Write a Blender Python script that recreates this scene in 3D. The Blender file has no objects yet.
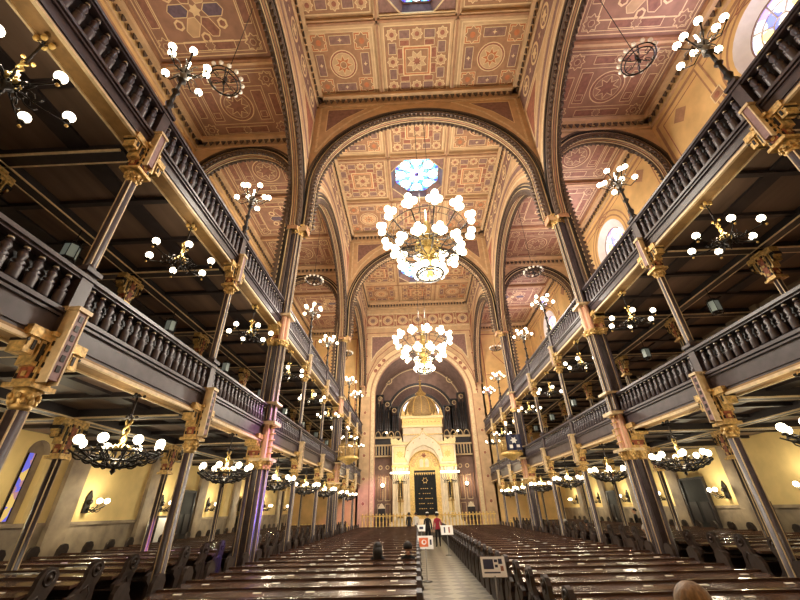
import bpy, math, random
from math import pi, sin, cos, sqrt, radians as rad
from mathutils import Matrix, Vector
random.seed(5)
SC = bpy.context.scene
COL = SC.collection

# ------------------------------------------------------------------ mesh builder
class MB:
    def __init__(s): s.v=[]; s.f=[]; s.m=[]; s.sm=[]
    def face(s, pts, m=0, sm=False):
        i=len(s.v); s.v += [tuple(p) for p in pts]; s.f.append(tuple(range(i,i+len(pts)))); s.m.append(m); s.sm.append(sm)
    def raw(s, vs, fs, m=0, sm=False):
        i=len(s.v); s.v += [tuple(p) for p in vs]
        for f in fs: s.f.append(tuple(i+k for k in f)); s.m.append(m); s.sm.append(sm)
    def box(s,x0,x1,y0,y1,z0,z1,m=0):
        vs=[(x0,y0,z0),(x1,y0,z0),(x1,y1,z0),(x0,y1,z0),(x0,y0,z1),(x1,y0,z1),(x1,y1,z1),(x0,y1,z1)]
        s.raw(vs,[(0,3,2,1),(4,5,6,7),(0,1,5,4),(1,2,6,5),(2,3,7,6),(3,0,4,7)],m); return s
    def cbox(s,cx,cy,cz,dx,dy,dz,m=0): return s.box(cx-dx/2,cx+dx/2,cy-dy/2,cy+dy/2,cz-dz/2,cz+dz/2,m)
    def lathe(s,prof,n=12,c=(0,0,0),m=0,sm=True,sx=1,sy=1):
        vs=[]; fs=[]
        for r,z in prof:
            for k in range(n):
                a=2*pi*k/n; vs.append((c[0]+sx*r*cos(a),c[1]+sy*r*sin(a),c[2]+z))
        for j in range(len(prof)-1):
            for k in range(n):
                k2=(k+1)%n; fs.append((j*n+k,j*n+k2,(j+1)*n+k2,(j+1)*n+k))
        fs.append(tuple(range(n-1,-1,-1))); fs.append(tuple((len(prof)-1)*n+k for k in range(n)))
        s.raw(vs,fs,m,sm); return s
    def sphere(s,c,r,m=0,n=10,h=7,sz=1):
        return s.lathe([(max(.001,r*sin(pi*j/h)),-r*sz*cos(pi*j/h)) for j in range(h+1)],n,c,m)
    def tube(s,pts,r,m=0,n=6,sm=True,closed=False,r2=None):
        P=[Vector(p) for p in pts]; N=len(P); vs=[]; fs=[]
        ref=Vector((0,0,1))
        for i,p in enumerate(P):
            a=P[(i-1)%N] if (i>0 or closed) else p; b=P[(i+1)%N] if (i<N-1 or closed) else p
            t=(b-a).normalized(); rr=ref if abs(t.dot(ref))<.95 else Vector((1,0,0))
            u=t.cross(rr).normalized(); w=u.cross(t)
            q=r if r2 is None else r+(r2-r)*i/max(1,N-1)
            for k in range(n):
                an=2*pi*k/n; vs.append(p+u*(q*cos(an))+w*(q*sin(an)))
        L=N if closed else N-1
        for i in range(L):
            for k in range(n):
                k2=(k+1)%n; i2=(i+1)%N; fs.append((i*n+k,i*n+k2,i2*n+k2,i2*n+k))
        if not closed: fs.append(tuple(range(n-1,-1,-1))); fs.append(tuple((N-1)*n+k for k in range(n)))
        s.raw(vs,fs,m,sm); return s
    def prism(s,poly,fn,d0,d1,m=0,ms=None,sm=False):
        """poly of (u,v); fn(u,v,d)->xyz ; extruded d0..d1"""
        n=len(poly); a=[fn(u,v,d0) for u,v in poly]; b=[fn(u,v,d1) for u,v in poly]
        s.face(a,m); s.face(b[::-1],m)
        for i in range(n):
            j=(i+1)%n; s.face([a[i],b[i],b[j],a[j]],m if ms is None else ms,sm)
        return s
    def mesh(s,name,mats):
        me=bpy.data.meshes.new(name); me.from_pydata(s.v,[],s.f)
        for x in (mats if isinstance(mats,(list,tuple)) else [mats]): me.materials.append(x)
        me.polygons.foreach_set('material_index',s.m); me.polygons.foreach_set('use_smooth',s.sm); me.update(); return me

def link(name,me,parent=None,loc=(0,0,0),rot=(0,0,0),scale=None):
    o=bpy.data.objects.new(name,me); COL.objects.link(o)
    if parent: o.parent=parent
    o.location=loc; o.rotation_euler=rot
    if scale is not None: o.scale=scale
    return o
def tag(o,label,cat,group=None,kind=None):
    o['label']=label; o['category']=cat
    if group: o['group']=group
    if kind: o['kind']=kind
    return o
def struct(name,me,label=None):
    o=link(name,me); o['kind']='structure'
    if label: o['label']=label
    return o
# spec: list of (name, mesh, loc, rot, [sub spec], label)
def put(spec,parent):
    for e in spec:
        nm,me=e[0],e[1]; loc=e[2] if len(e)>2 else (0,0,0); rot=e[3] if len(e)>3 else (0,0,0)
        o=link(nm,me,parent,loc,rot)
        if len(e)>5 and e[5]: o['label']=e[5]
        if len(e)>4 and e[4]: put(e[4],o)
def thing(name,spec,loc,rz,label,cat,group=None,scale=None,kind='thing'):
    e=bpy.data.objects.new(name,None); COL.objects.link(e); e.empty_display_size=.2
    e.location=loc; e.rotation_euler=(0,0,rz)
    if scale is not None: e.scale=scale
    tag(e,label,cat,group,kind); put(spec,e); return e
ORD=['zeroth','first','second','third','fourth','fifth','sixth','seventh','eighth','ninth','tenth','eleventh','twelfth','thirteenth','fourteenth','fifteenth','sixteenth','seventeenth','eighteenth','nineteenth','twentieth']
def ordn(k):
    if k<=20: return ORD[k]
    t={2:'twenty',3:'thirty',4:'forty'}[k//10]
    return (t[:-1]+'ieth') if k%10==0 else t+'-'+ORD[k%10]

# ------------------------------------------------------------------ materials
def srgb(r,g,b):
    f=lambda c:(c/255/12.92) if c/255<=.04045 else ((c/255+.055)/1.055)**2.4
    return (f(r),f(g),f(b))
def mat(name,c,rough=.6,metal=0,var=.15,scale=6,c2=None,bump=0,spec=.5,stretch=None,emis=None,estr=0):
    m=bpy.data.materials.new(name); m.use_nodes=True; nt=m.node_tree; B=nt.nodes['Principled BSDF']
    B.inputs['Roughness'].default_value=rough; B.inputs['Metallic'].default_value=metal
    B.inputs['Specular IOR Level'].default_value=spec
    tc=nt.nodes.new('ShaderNodeTexCoord'); mp=nt.nodes.new('ShaderNodeMapping'); nz=nt.nodes.new('ShaderNodeTexNoise')
    if stretch: mp.inputs['Scale'].default_value=stretch
    nt.links.new(tc.outputs['Object'],mp.inputs[0]); nt.links.new(mp.outputs[0],nz.inputs['Vector'])
    nz.inputs['Scale'].default_value=scale; nz.inputs['Detail'].default_value=5
    rp=nt.nodes.new('ShaderNodeValToRGB'); nt.links.new(nz.outputs[0],rp.inputs[0])
    d=c2 or tuple(x*(1-var*2) for x in c)
    rp.color_ramp.elements[0].position=.3; rp.color_ramp.elements[1].position=.7
    rp.color_ramp.elements[0].color=(*d,1); rp.color_ramp.elements[1].color=(*[min(1,x*(1+var)) for x in c],1)
    nt.links.new(rp.outputs[0],B.inputs['Base Color'])
    if bump:
        bp=nt.nodes.new('ShaderNodeBump'); bp.inputs['Strength'].default_value=bump; bp.inputs['Distance'].default_value=.02
        nt.links.new(nz.outputs[0],bp.inputs['Height']); nt.links.new(bp.outputs[0],B.inputs['Normal'])
    return m
def emat(name,c,s,samp=False):
    m=bpy.data.materials.new(name); m.use_nodes=True; nt=m.node_tree; B=nt.nodes['Principled BSDF']
    B.inputs['Base Color'].default_value=(*c,1); B.inputs['Emission Color'].default_value=(*c,1); B.inputs['Emission Strength'].default_value=s
    B.inputs['Roughness'].default_value=.3
    m.cycles.emission_sampling='AUTO' if samp else 'NONE'
    return m
M={}
M['dark']=mat('dark_painted_wood',srgb(74,64,69),.38,0,.18,5,spec=.5)
M['darker']=mat('near_black_wood',srgb(40,33,34),.5,0,.2,5)
M['soffit']=mat('gallery_soffit_boards',srgb(112,90,74),.55,0,.25,2,stretch=(1,.1,1))
M['giltdk']=mat('brown_gilt_band',srgb(150,116,70),.5,.2,.15,6)
M['pilpanel']=mat('mauve_pilaster_panel',srgb(150,116,118),.5,0,.15,10)
M['cream']=mat('cream_gilded_moulding',srgb(222,198,156),.45,.1,.12,8)
M['gold']=mat('gilded_carving',srgb(214,178,112),.4,.35,.28,16,bump=.4)
M['goldlt']=mat('pale_gilding',srgb(236,200,120),.42,.2,.16,10,bump=.2)
M['goldred']=mat('red_and_gold_panel',srgb(150,80,50),.5,.1,.3,18)
M['iron']=mat('black_iron',srgb(42,38,36),.35,.5,.2,20)
M['brass']=mat('aged_brass',srgb(196,170,104),.3,.7,.25,20)
M['pew']=mat('varnished_pew_wood',srgb(78,56,46),.2,0,.22,5,stretch=(.3,1,1),bump=.25,spec=.8)
M['pewend']=mat('carved_pew_end_wood',srgb(50,36,30),.5,0,.25,9,bump=.25,spec=.4)
M['pewdark']=mat('dark_pew_panel',srgb(48,32,24),.5,0,.2,4)
M['plate']=mat('white_name_plate',srgb(235,228,210),.3,0,.03,5)
M['yellow']=mat('yellow_plaster',srgb(236,208,142),.8,0,.07,1.5)
M['dado']=mat('grey_marbled_dado',srgb(158,142,118),.6,0,.14,2.2,c2=srgb(120,106,92))
M['stone']=mat('grey_stone_pilaster',srgb(168,150,124),.7,0,.12,2,c2=srgb(128,112,98))
M['ochre']=mat('ochre_stencilled_plaster',srgb(214,176,118),.8,0,.1,1.2)
M['tan']=mat('tan_ceiling_paint',srgb(204,170,130),.75,0,.1,2)
M['tandk']=mat('brown_ceiling_paint',srgb(166,124,92),.75,0,.12,3)
M['orange']=mat('orange_stencil',srgb(194,120,76),.75,0,.1,5)
M['redbr']=mat('red_brown_stencil',srgb(158,100,78),.75,0,.15,5)
M['purple']=mat('grey_purple_stencil',srgb(142,108,98),.75,0,.15,5)
M['blue']=mat('slate_blue_stencil',srgb(108,92,106),.75,0,.15,5)
M['line']=mat('pale_stencil_line',srgb(228,202,156),.7,0,.05,5)
M['aisleceil']=mat('maroon_ceiling_paint',srgb(158,120,98),.75,0,.12,2)
M['mauve']=mat('mauve_stencil',srgb(128,98,92),.75,0,.15,5)
M['aislered']=mat('dull_red_stencil',srgb(148,104,86),.75,0,.15,5)
M['rib']=mat('dark_rib_moulding',srgb(88,70,58),.5,0,.2,6)
M['pink']=mat('pink_marble_and_light_tint',srgb(206,156,130),.6,0,.12,2)  # marble paint; also tints coloured light into the twisted shafts
M['white']=mat('white_marble',srgb(238,222,190),.5,0,.06,3)
M['whitegold']=mat('white_and_gold_frieze',srgb(246,220,160),.45,.1,.12,16,bump=.25)
M['domegold']=mat('dome_gilding',srgb(176,146,98),.6,.2,.2,8,bump=.1)
M['redapse']=mat('apse_dark_band',srgb(96,70,62),.75,0,.15,4)
M['apse']=mat('apse_brown_plaster',srgb(132,104,92),.75,0,.15,2)
M['pipe']=mat('organ_pipe_metal',srgb(96,92,92),.35,.6,.2,4)
M['black']=mat('black_velvet',srgb(22,24,26),.7,0,.2,4)
M['globe']=emat('lit_opal_globe',srgb(255,240,208),7)
M['globeoff']=mat('unlit_opal_globe',srgb(226,218,206),.25,0,.04,4)
M['bulb']=emat('lit_opal_bulb',srgb(255,228,176),9)
M['skin']=mat('skin',srgb(206,160,130),.55,0,.06,8)
M['hairdk']=mat('dark_hair',srgb(34,26,22),.6,0,.3,40,stretch=(1,1,.1),bump=.4)
M['hairlt']=mat('light_brown_hair',srgb(150,122,92),.55,0,.3,40,stretch=(1,1,.1),bump=.5)
M['hairgr']=mat('grey_hair',srgb(180,170,158),.6,0,.2,40)
M['cblack']=mat('black_cloth',srgb(26,26,30),.85,0,.2,10)
M['cred']=mat('red_jacket_cloth',srgb(170,48,66),.8,0,.12,10)
M['cwhite']=mat('white_shirt_cloth',srgb(220,212,204),.85,0,.06,10)
M['cgrey']=mat('grey_cloth',srgb(120,112,110),.85,0,.12,10)
M['paper']=mat('white_sign_board',srgb(240,238,234),.5,0,.02,4)
M['navy']=mat('navy_print',srgb(36,40,72),.5,0,.05,4)
M['oprint']=mat('orange_print',srgb(226,110,52),.5,0,.1,12)
M['steel']=mat('grey_metal_post',srgb(130,128,124),.4,.6,.1,10)
def floor_mat():
    m=bpy.data.materials.new('checked_stone_floor'); m.use_nodes=True; nt=m.node_tree; B=nt.nodes['Principled BSDF']
    tc=nt.nodes.new('ShaderNodeTexCoord'); mp=nt.nodes.new('ShaderNodeMapping'); mp.inputs['Rotation'].default_value=(0,0,pi/4); mp.inputs['Location'].default_value=(0,0,.05)
    ck=nt.nodes.new('ShaderNodeTexChecker'); ck.inputs['Scale'].default_value=2.3
    ck.inputs['Color1'].default_value=(*srgb(150,142,124),1); ck.inputs['Color2'].default_value=(*srgb(88,82,70),1)
    nz=nt.nodes.new('ShaderNodeTexNoise'); nz.inputs['Scale'].default_value=9; nz.inputs['Detail'].default_value=6
    mx=nt.nodes.new('ShaderNodeMixRGB'); mx.blend_type='MULTIPLY'; mx.inputs[0].default_value=.5
    nt.links.new(tc.outputs['Object'],mp.inputs[0]); nt.links.new(mp.outputs[0],ck.inputs[0]); nt.links.new(tc.outputs['Object'],nz.inputs['Vector'])
    nt.links.new(ck.outputs[0],mx.inputs[1]); nt.links.new(nz.outputs[0],mx.inputs[2]); nt.links.new(mx.outputs[0],B.inputs['Base Color'])
    B.inputs['Roughness'].default_value=.35; return m
M['floor']=floor_mat()
def stained(name,cols,s,scale=3):
    m=bpy.data.materials.new(name); m.use_nodes=True; nt=m.node_tree; B=nt.nodes['Principled BSDF']
    tc=nt.nodes.new('ShaderNodeTexCoord'); vo=nt.nodes.new('ShaderNodeTexVoronoi'); vo.inputs['Scale'].default_value=scale
    nt.links.new(tc.outputs['Object'],vo.inputs['Vector']); rp=nt.nodes.new('ShaderNodeValToRGB'); rp.color_ramp.interpolation='CONSTANT'
    sp=nt.nodes.new('ShaderNodeSeparateColor'); nt.links.new(vo.outputs['Color'],sp.inputs[0]); nt.links.new(sp.outputs[0],rp.inputs[0])
    e=rp.color_ramp.elements; e[0].position=0; e[0].color=(*cols[0],1); e[1].position=1/len(cols); e[1].color=(*cols[1],1)
    for i,c in enumerate(cols[2:]): k=e.new((i+2)/len(cols)); k.color=(*c,1)
    nt.links.new(rp.outputs[0],B.inputs['Emission Color']); nt.links.new(rp.outputs[0],B.inputs['Base Color'])
    B.inputs['Emission Strength'].default_value=s; m.cycles.emission_sampling='NONE'; return m
M['sgblue']=stained('blue_skylight_glass',[srgb(80,200,225),srgb(150,225,240),srgb(60,150,225),srgb(120,215,220)],2.6,4)
M['sgwhite']=emat('white_skylight_glass',srgb(236,248,250),4.5)
M['sgviolet']=stained('violet_skylight_glass',[srgb(60,70,200),srgb(110,90,220),srgb(60,120,230)],1.8,5)
M['rose']=stained('pale_rose_window_glass',[srgb(250,240,220),srgb(225,225,250),srgb(250,225,140),srgb(120,130,240),srgb(255,245,250),srgb(190,150,230)],1.9,2.6)
M['sglow']=stained('blue_niche_window_glass',[srgb(70,60,200),srgb(190,160,90),srgb(90,90,190),srgb(150,110,120)],1.2,4)
M['winwarm']=emat('glowing_frosted_pane',srgb(255,190,140),2.2)
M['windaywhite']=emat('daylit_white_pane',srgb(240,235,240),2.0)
M['lampglass']=emat('dim_lantern_glass',srgb(150,160,150),.22)
M['revealw']=mat('white_window_reveal',srgb(226,220,222),.6,0,.05,3)

# ------------------------------------------------------------------ dimensions
CW=6.0; OW=12.0; ROW=9.0
CY=lambda k:.52+4.05*k
P=[CY(0),CY(3),CY(6),CY(9)]
YF=37.2; YB=-3.6
ZC=22.9; ZA=19.6
ZF1,ZR1,ZF2,ZR2=3.98,5.21,8.10,9.33
SIDE={-1:'left',1:'right'}

# ------------------------------------------------------------------ pattern painter
class Pat:
    def __init__(s,mb,fn,eps=.004): s.mb=mb; s.fn=fn; s.e=eps; s.L=0
    def poly(s,pts,m,l=1): s.mb.face([s.fn(u,v,s.e*l) for u,v in pts],m)
    def line(s,a,b,w,m,l=2):
        dx,dy=b[0]-a[0],b[1]-a[1]; d=sqrt(dx*dx+dy*dy) or 1; nx,ny=-dy/d*w/2,dx/d*w/2
        s.poly([(a[0]+nx,a[1]+ny),(b[0]+nx,b[1]+ny),(b[0]-nx,b[1]-ny),(a[0]-nx,a[1]-ny)],m,l)
    def loop(s,pts,w,m,l=2):
        for i in range(len(pts)): s.line(pts[i],pts[(i+1)%len(pts)],w,m,l)
    def rect(s,cx,cy,w,h,m=None,l=1,lw=.035,lm=None):
        p=[(cx-w/2,cy-h/2),(cx+w/2,cy-h/2),(cx+w/2,cy+h/2),(cx-w/2,cy+h/2)]
        if m is not None: s.poly(p,m,l)
        if lm is not None: s.loop(p,lw,lm,l+1)
    def ngon(s,cx,cy,r,n,m=None,l=1,rot=0,lm=None,lw=.035):
        p=[(cx+r*cos(rot+2*pi*k/n),cy+r*sin(rot+2*pi*k/n)) for k in range(n)]
        if m is not None: s.poly(p,m,l)
        if lm is not None: s.loop(p,lw,lm,l+1)
    def star(s,cx,cy,r,n=8,q=.7,m=None,l=1,rot=0,lm=None,lw=.035):
        p=[(cx+(r if k%2==0 else r*q)*cos(rot+pi*k/n),cy+(r if k%2==0 else r*q)*sin(rot+pi*k/n)) for k in range(2*n)]
        if m is not None:
            for k in range(0,2*n,2): s.poly([(cx,cy),p[k-1],p[k],p[k+1]],m,l)
        if lm is not None: s.loop(p,lw,lm,l+1)
# pattern palette indices
PAL=[M['tan'],M['tandk'],M['orange'],M['redbr'],M['purple'],M['blue'],M['line'],M['aisleceil'],M['mauve'],M['aislered']]
TAN,TDK,ORG,RED,PUR,BLU,LIN,AIS=range(8)

def panel_corner(): # nave coffer A
    mb=MB(); mb.box(-1.85,1.85,-1.85,1.85,0,.06,TAN)
    p=Pat(mb,lambda u,v,d:(u,v,-d))
    p.rect(0,0,3.4,3.4,TAN,1,.05,LIN); p.rect(0,0,3.1,3.1,TDK,2,.03,LIN)
    for sx in(-1,1):
        for sy in (-1,1):
            p.rect(sx*1.12,sy*1.12,.78,.78,ORG,4,.03,LIN); p.star(sx*1.12,sy*1.12,.42,8,.72,TDK,6,0,LIN); p.ngon(sx*1.12,sy*1.12,.15,8,ORG,8)
    for a,b in ((0,1),(1,0),(0,-1),(-1,0)):
        p.rect(a*1.2,b*1.2,1.1 if b else .42,1.1 if a else .42,PUR,4,.03,LIN)
        p.star(a*1.2,b*1.2,.12,4,.4,LIN,6)
    p.ngon(0,0,.72,20,RED,4,0,LIN,.05); p.ngon(0,0,.6,20,TAN,6,0,LIN,.03); p.star(0,0,.5,8,.5,ORG,8,0,LIN,.03); p.ngon(0,0,.18,8,TDK,10,0,LIN)
    return mb.mesh('ceiling_panel',PAL)
def panel_edge():
    mb=MB(); mb.box(-1.85,1.85,-1.85,1.85,0,.06,TAN)
    p=Pat(mb,lambda u,v,d:(u,v,-d))
    p.rect(0,0,3.4,3.4,TDK,1,.05,LIN)
    for i in (-1,0,1):
        for j in (-1,0,1):
            if i or j:
                p.star(i*1.3,j*1.3,.3,8,.72,TAN,3,0,LIN); p.ngon(i*1.3,j*1.3,.12,8,RED,5)
    for a in (-1,1):
        for b in (-.65,.65):
            p.rect(b,a*1.3,.55,.4,PUR,3,.03,LIN); p.rect(a*1.3,b,.4,.55,PUR,3,.03,LIN)
            p.rect(b,a*.9,.5,.28,RED,3,.025,LIN); p.rect(a*.9,b*.6,.28,.5,RED,3,.025,LIN)
    p.rect(0,0,1.45,1.45,ORG,4,.06,LIN); p.rect(0,0,1.2,1.2,TDK,6,.03,LIN); p.star(0,0,.55,8,.6,TAN,8,pi/8,LIN,.03); p.star(0,0,.3,8,.5,RED,10,0,LIN,.02)
    return mb.mesh('ceiling_panel',PAL)
def aisle_panel(kind):
    hx,hy=2.5,1.85
    mb=MB(); mb.box(-hx,hx,-hy,hy,0,.06,AIS); p=Pat(mb,lambda u,v,d:(u,v,-d))
    p.rect(0,0,2*hx-.3,2*hy-.3,AIS,1,.045,LIN); p.rect(0,0,2*hx-.6,2*hy-.6,AIS,2,.03,LIN)
    for sx in(-1,1):
        for sy in (-1,1): p.star(sx*(hx-.6),sy*(hy-.6),.36,8,.7,AIS,4,0,LIN); p.ngon(sx*(hx-.6),sy*(hy-.6),.14,6,9,6,0,LIN,.02)
    for a in (-1,1):
        p.rect(0,a*(hy-.55),2.2,.36,9,4,.03,LIN); p.rect(a*(hx-.55),0,.36,1.1,9,4,.03,LIN)
        p.star(0,a*(hy-.55),.22,8,.7,AIS,6,0,LIN,.02)
    if kind==0:
        p.rect(0,0,3.1,1.9,AIS,4,.03,LIN); p.ngon(0,0,.78,24,10,5,0,LIN,.05); p.ngon(0,0,.62,24,AIS,7,0,LIN,.02); p.star(0,0,.56,8,.5,9,9,0,LIN,.03)
        for a in (-1,1):
            p.rect(a*1.2,0,.5,1.5,9,6,.03,LIN); p.rect(a*1.2,.45,.3,.3,10,8,.02,LIN)
    else:
        p.rect(0,0,3.4,2.3,AIS,4,.05,LIN)
        for k in range(6):
            a=pi*k/3; c,s=cos(a),sin(a); q=[(.28,0),(.45,-.24),(1.0,-.24),(1.15,0),(1.0,.24),(.45,.24)]
            pts=[(x*c-y*s,(x*s+y*c)*.95) for x,y in q]; p.poly(pts,(BLU,10,TAN)[k%3],6); p.loop(pts,.035,LIN,7)
            a+=pi/6; p.ngon(1.05*cos(a),.98*sin(a),.22,6,LIN,6,a); p.ngon(1.05*cos(a),.98*sin(a),.13,6,9,8,a)
        p.star(0,0,.26,6,.6,LIN,8)
    return mb.mesh('ceiling_panel',PAL)

# ------------------------------------------------------------------ room shell
mb=MB(); mb.box(-OW-.4,OW+.4,YB-.4,YF+.2,-.3,0); floor=struct('floor',mb.mesh('floor',M['floor']),'pale checked stone floor of the hall')
mb=MB(); mb.box(-6.6,6.6,YF-2.2,47.5,0,.6); struct('floor_chancel',mb.mesh('floor_chancel',M['floor']),'raised stone platform before the ark')
# outer walls
def outer_wall(s):
    mb=MB(); x0,x1=(-OW-.5,-OW) if s<0 else (OW,OW+.5); xi=s*OW
    mats=[M['yellow'],M['dado'],M['stone'],M['darker'],M['ochre'],M['tandk'],M['line'],M['redbr']]
    if s<0: a,b=x0,x1
    else: a,b=x0,x1
    mb.box(a,b,YB,YF,0,1.8,1)                       # dado
    # ground storey wall with arched niches at mid bays
    def hole_wall(zl,zh,holes,m):
        ys=YB
        for (hy,hw,hz0,hz1) in sorted(holes):
            mb.box(a,b,ys,hy-hw,zl,zh,m)
            if hz0>zl: mb.box(a,b,hy-hw,hy+hw,zl,hz0,m)
            zc=hz1-hw; n=12
            for k in range(n):
                t0,t1=pi-pi*k/n,pi-pi*(k+1)/n
                y0,y1=hy+hw*cos(t0),hy+hw*cos(t1); q0,q1=zc+hw*sin(t0),zc+hw*sin(t1)
                mb.face([(xi,y0,q0),(xi,y1,q1),(xi,y1,zh),(xi,y0,zh)],m); mb.face([(xi,y0,q0),(xi,y1,q1),(xi+s*.3,y1,q1),(xi+s*.3,y0,q0)],2)
            ys=hy+hw
        mb.box(a,b,ys,YF,zl,zh,m)
    lows=[(CY(k+.62),.36,1.8,3.98) for k in (0,2,5)]
    hole_wall(1.8,4.15,lows,0)
    mids=[(CY(k+.5)+d,.3,5.3,7.0) for k in range(9) for d in (-.42,.42)] if s>0 else []
    hole_wall(4.15,8.4,mids,2)
    # upper wall with round windows
    R=1.62; zc=16.2; wins=[CY(1.5),CY(4.5),CY(7.5)]
    ys=YB
    for wy in wins:
        mb.box(a,b,ys,wy-R,8.4,ZA+.3,4); n=28
        for k in range(n):
            t0,t1=pi-pi*k/n,pi-pi*(k+1)/n; y0,y1=wy+R*cos(t0),wy+R*cos(t1); q0,q1=R*sin(t0),R*sin(t1)
            mb.face([(xi,y0,zc+q0),(xi,y1,zc+q1),(xi,y1,ZA+.3),(xi,y0,ZA+.3)],4)
            mb.face([(xi,y0,zc-q0),(xi,y1,zc-q1),(xi,y1,8.4),(xi,y0,8.4)],4)
            mb.face([(b if s<0 else a,y0,8.4),(b if s<0 else a,y1,8.4),(b if s<0 else a,y1,8.39),(b if s<0 else a,y0,8.39)],4)
        ys=wy+R
    mb.box(a,b,ys,YF,8.4,ZA+.3,4)
    # pilasters below
    for k in range(-1,9):
        y=CY(k); mb.box(min(xi,xi-s*.14),max(xi,xi-s*.14),y-.38,y+.38,0,4.15,2)
        mb.box(min(xi,xi-s*.14),max(xi,xi-s*.14),y-.4,y+.4,4.15,8.4,2)
    mb.box(min(xi,xi-s*.05),max(xi,xi-s*.05),YB,YF,1.74,1.84,2)
    # stencilled lines on the upper wall
    p=Pat(mb,lambda u,v,d:(xi-s*d,u,v))
    for i in range(3):
        y0,y1=P[i]+.5,P[i+1]-.5; wy=wins[i]
        p.loop([(y0,9.6),(y1,9.6),(y1,18.5),(y0,18.5)],.16,5,2); p.loop([(y0+.35,9.9),(y1-.35,9.9),(y1-.35,18.15),(y0+.35,18.15)],.05,7,2)
        for dy in (-2.6,2.6):
            p.line((wy+dy,9.6),(wy+dy,18.5),.35,5,3); p.line((wy+dy,9.6),(wy+dy,18.5),.2,4,4)
            for z in (12.6,16.4): p.rect(wy+dy,z,.5,.5,5,5,.05,6); p.ngon(wy+dy,z,.14,6,7,7)
            c=wy+dy*1.65
            p.star(c,14.3,.9,4,.3,7,3); p.star(c,14.3,.7,4,.4,7,4,pi/4); p.ngon(c,14.3,.42,10,7,5); p.ngon(c,14.3,.14,8,4,7); p.ngon(c,13.3,.24,6,7,3); p.ngon(c,15.3,.24,6,7,3)
            p.ngon(c,17.6,.45,4,5,3); 
        for rr,w in ((R+.25,.1),(R+.55,.1)):
            n=36
            for k in range(n): 
                t0,t1=2*pi*k/n,2*pi*(k+1)/n; p.line((wy+rr*cos(t0),zc+rr*sin(t0)),(wy+rr*cos(t1),zc+rr*sin(t1)),w,5,2)
        for dz in (0,):
            p.loop([(wy,18.45),(wy+.55,18.1),(wy,17.9),(wy-.55,18.1)],.05,7,3)
    for k in range(7 if s<0 else 0):
        for i in range(3):
            y=P[i]+1.3+k*1.6
            if abs(y-wins[i])>2.2: p.loop([(y,17.0),(y+.4,16.3),(y,15.6),(y-.4,16.3)],.07,5,3)
    o=struct('wall_'+SIDE[s],mb.mesh('wall_'+SIDE[s],mats),'yellow plastered wall behind the %s galleries'%SIDE[s])
    # windows
    for i,wy in enumerate(wins):
        q=MB(); n=32
        for k in range(n):
            t0,t1=2*pi*k/n,2*pi*(k+1)/n
            for (r0,r1,d0,d1,m) in ((R,R-.5,-.02,.28,0),(R-.5,R-.56,.2,.2,1)):
                q.face([(s*d0,r0*cos(t0),r0*sin(t0)),(s*d0,r0*cos(t1),r0*sin(t1)),(s*d1,r1*cos(t1),r1*sin(t1)),(s*d1,r1*cos(t0),r1*sin(t0))],m)
        fr=link('window_%d'%(i+1 if s>0 else i+4),q.mesh('window_frame',[M['revealw'],M['purple']]),None,(xi+s*.01,wy,zc)); fr['kind']='structure'; fr['label']='round stained glass window in the %s upper wall'%SIDE[s]
        g=MB(); 
        g.face([(s*.3,(R-.5)*cos(2*pi*k/n),(R-.5)*sin(2*pi*k/n)) for k in range(n)],0); link('glass',g.mesh('glass',M['rose']),fr)
        t=MB()
        for k in range(8):
            an=pi*k/4; t.tube([(s*.27,.3*cos(an),.3*sin(an)),(s*.27,(R-.5)*cos(an),(R-.5)*sin(an))],.035,0)
        t.tube([(s*.27,.3*cos(2*pi*k/12),.3*sin(2*pi*k/12)) for k in range(12)],.035,0,closed=True)
        t.tube([(s*.27,.75*cos(2*pi*k/20),.75*sin(2*pi*k/20)) for k in range(20)],.03,0,closed=True)
        link('tracery',t.mesh('tracery',M['revealw']),fr)
    for i,(hy,hw,z0,z1) in enumerate(lows):
        g=MB(); g.box(*sorted((0,s*.04)),-hw,hw,0,z1-z0,2); g.box(-.02,.02,-.1,.1,.1,z1-z0-.35,0); 
        for yy in (-.11,.11): g.box(-.03,.03,yy-.015,yy+.015,.1,z1-z0-.35,1)
        w=struct('window_%d'%((10 if s<0 else 20)+i),g.mesh('window_niche_glass',[M['sglow'],M['iron'],M['stone']]),'narrow arched window with blue glass in the %s ground wall'%SIDE[s]); w.location=(xi+s*.2,hy,z0)
    for i,(hy,hw,z0,z1) in enumerate(mids):
        g=MB(); g.box(0,.04,-hw,hw,0,z1-z0,0); g.box(-.03,.02,-.02,.02,0,z1-z0,1); g.box(-.03,.02,-hw,hw,.8,.84,1)
        w=struct('window_%d'%(30+i),g.mesh('window_gallery_glass',[M['winwarm'],M['darker']]),'small arched gallery window glowing pink'); w.location=(xi+s*.3,hy,z0)
for s in(-1,1): outer_wall(s)
# back wall, behind camera
mb=MB(); mb.box(-OW-.5,OW+.5,YB-.4,YB,0,ZC+.4); struct('wall_back',mb.mesh('wall_back',M['ochre']),'plain ochre rear wall')
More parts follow.
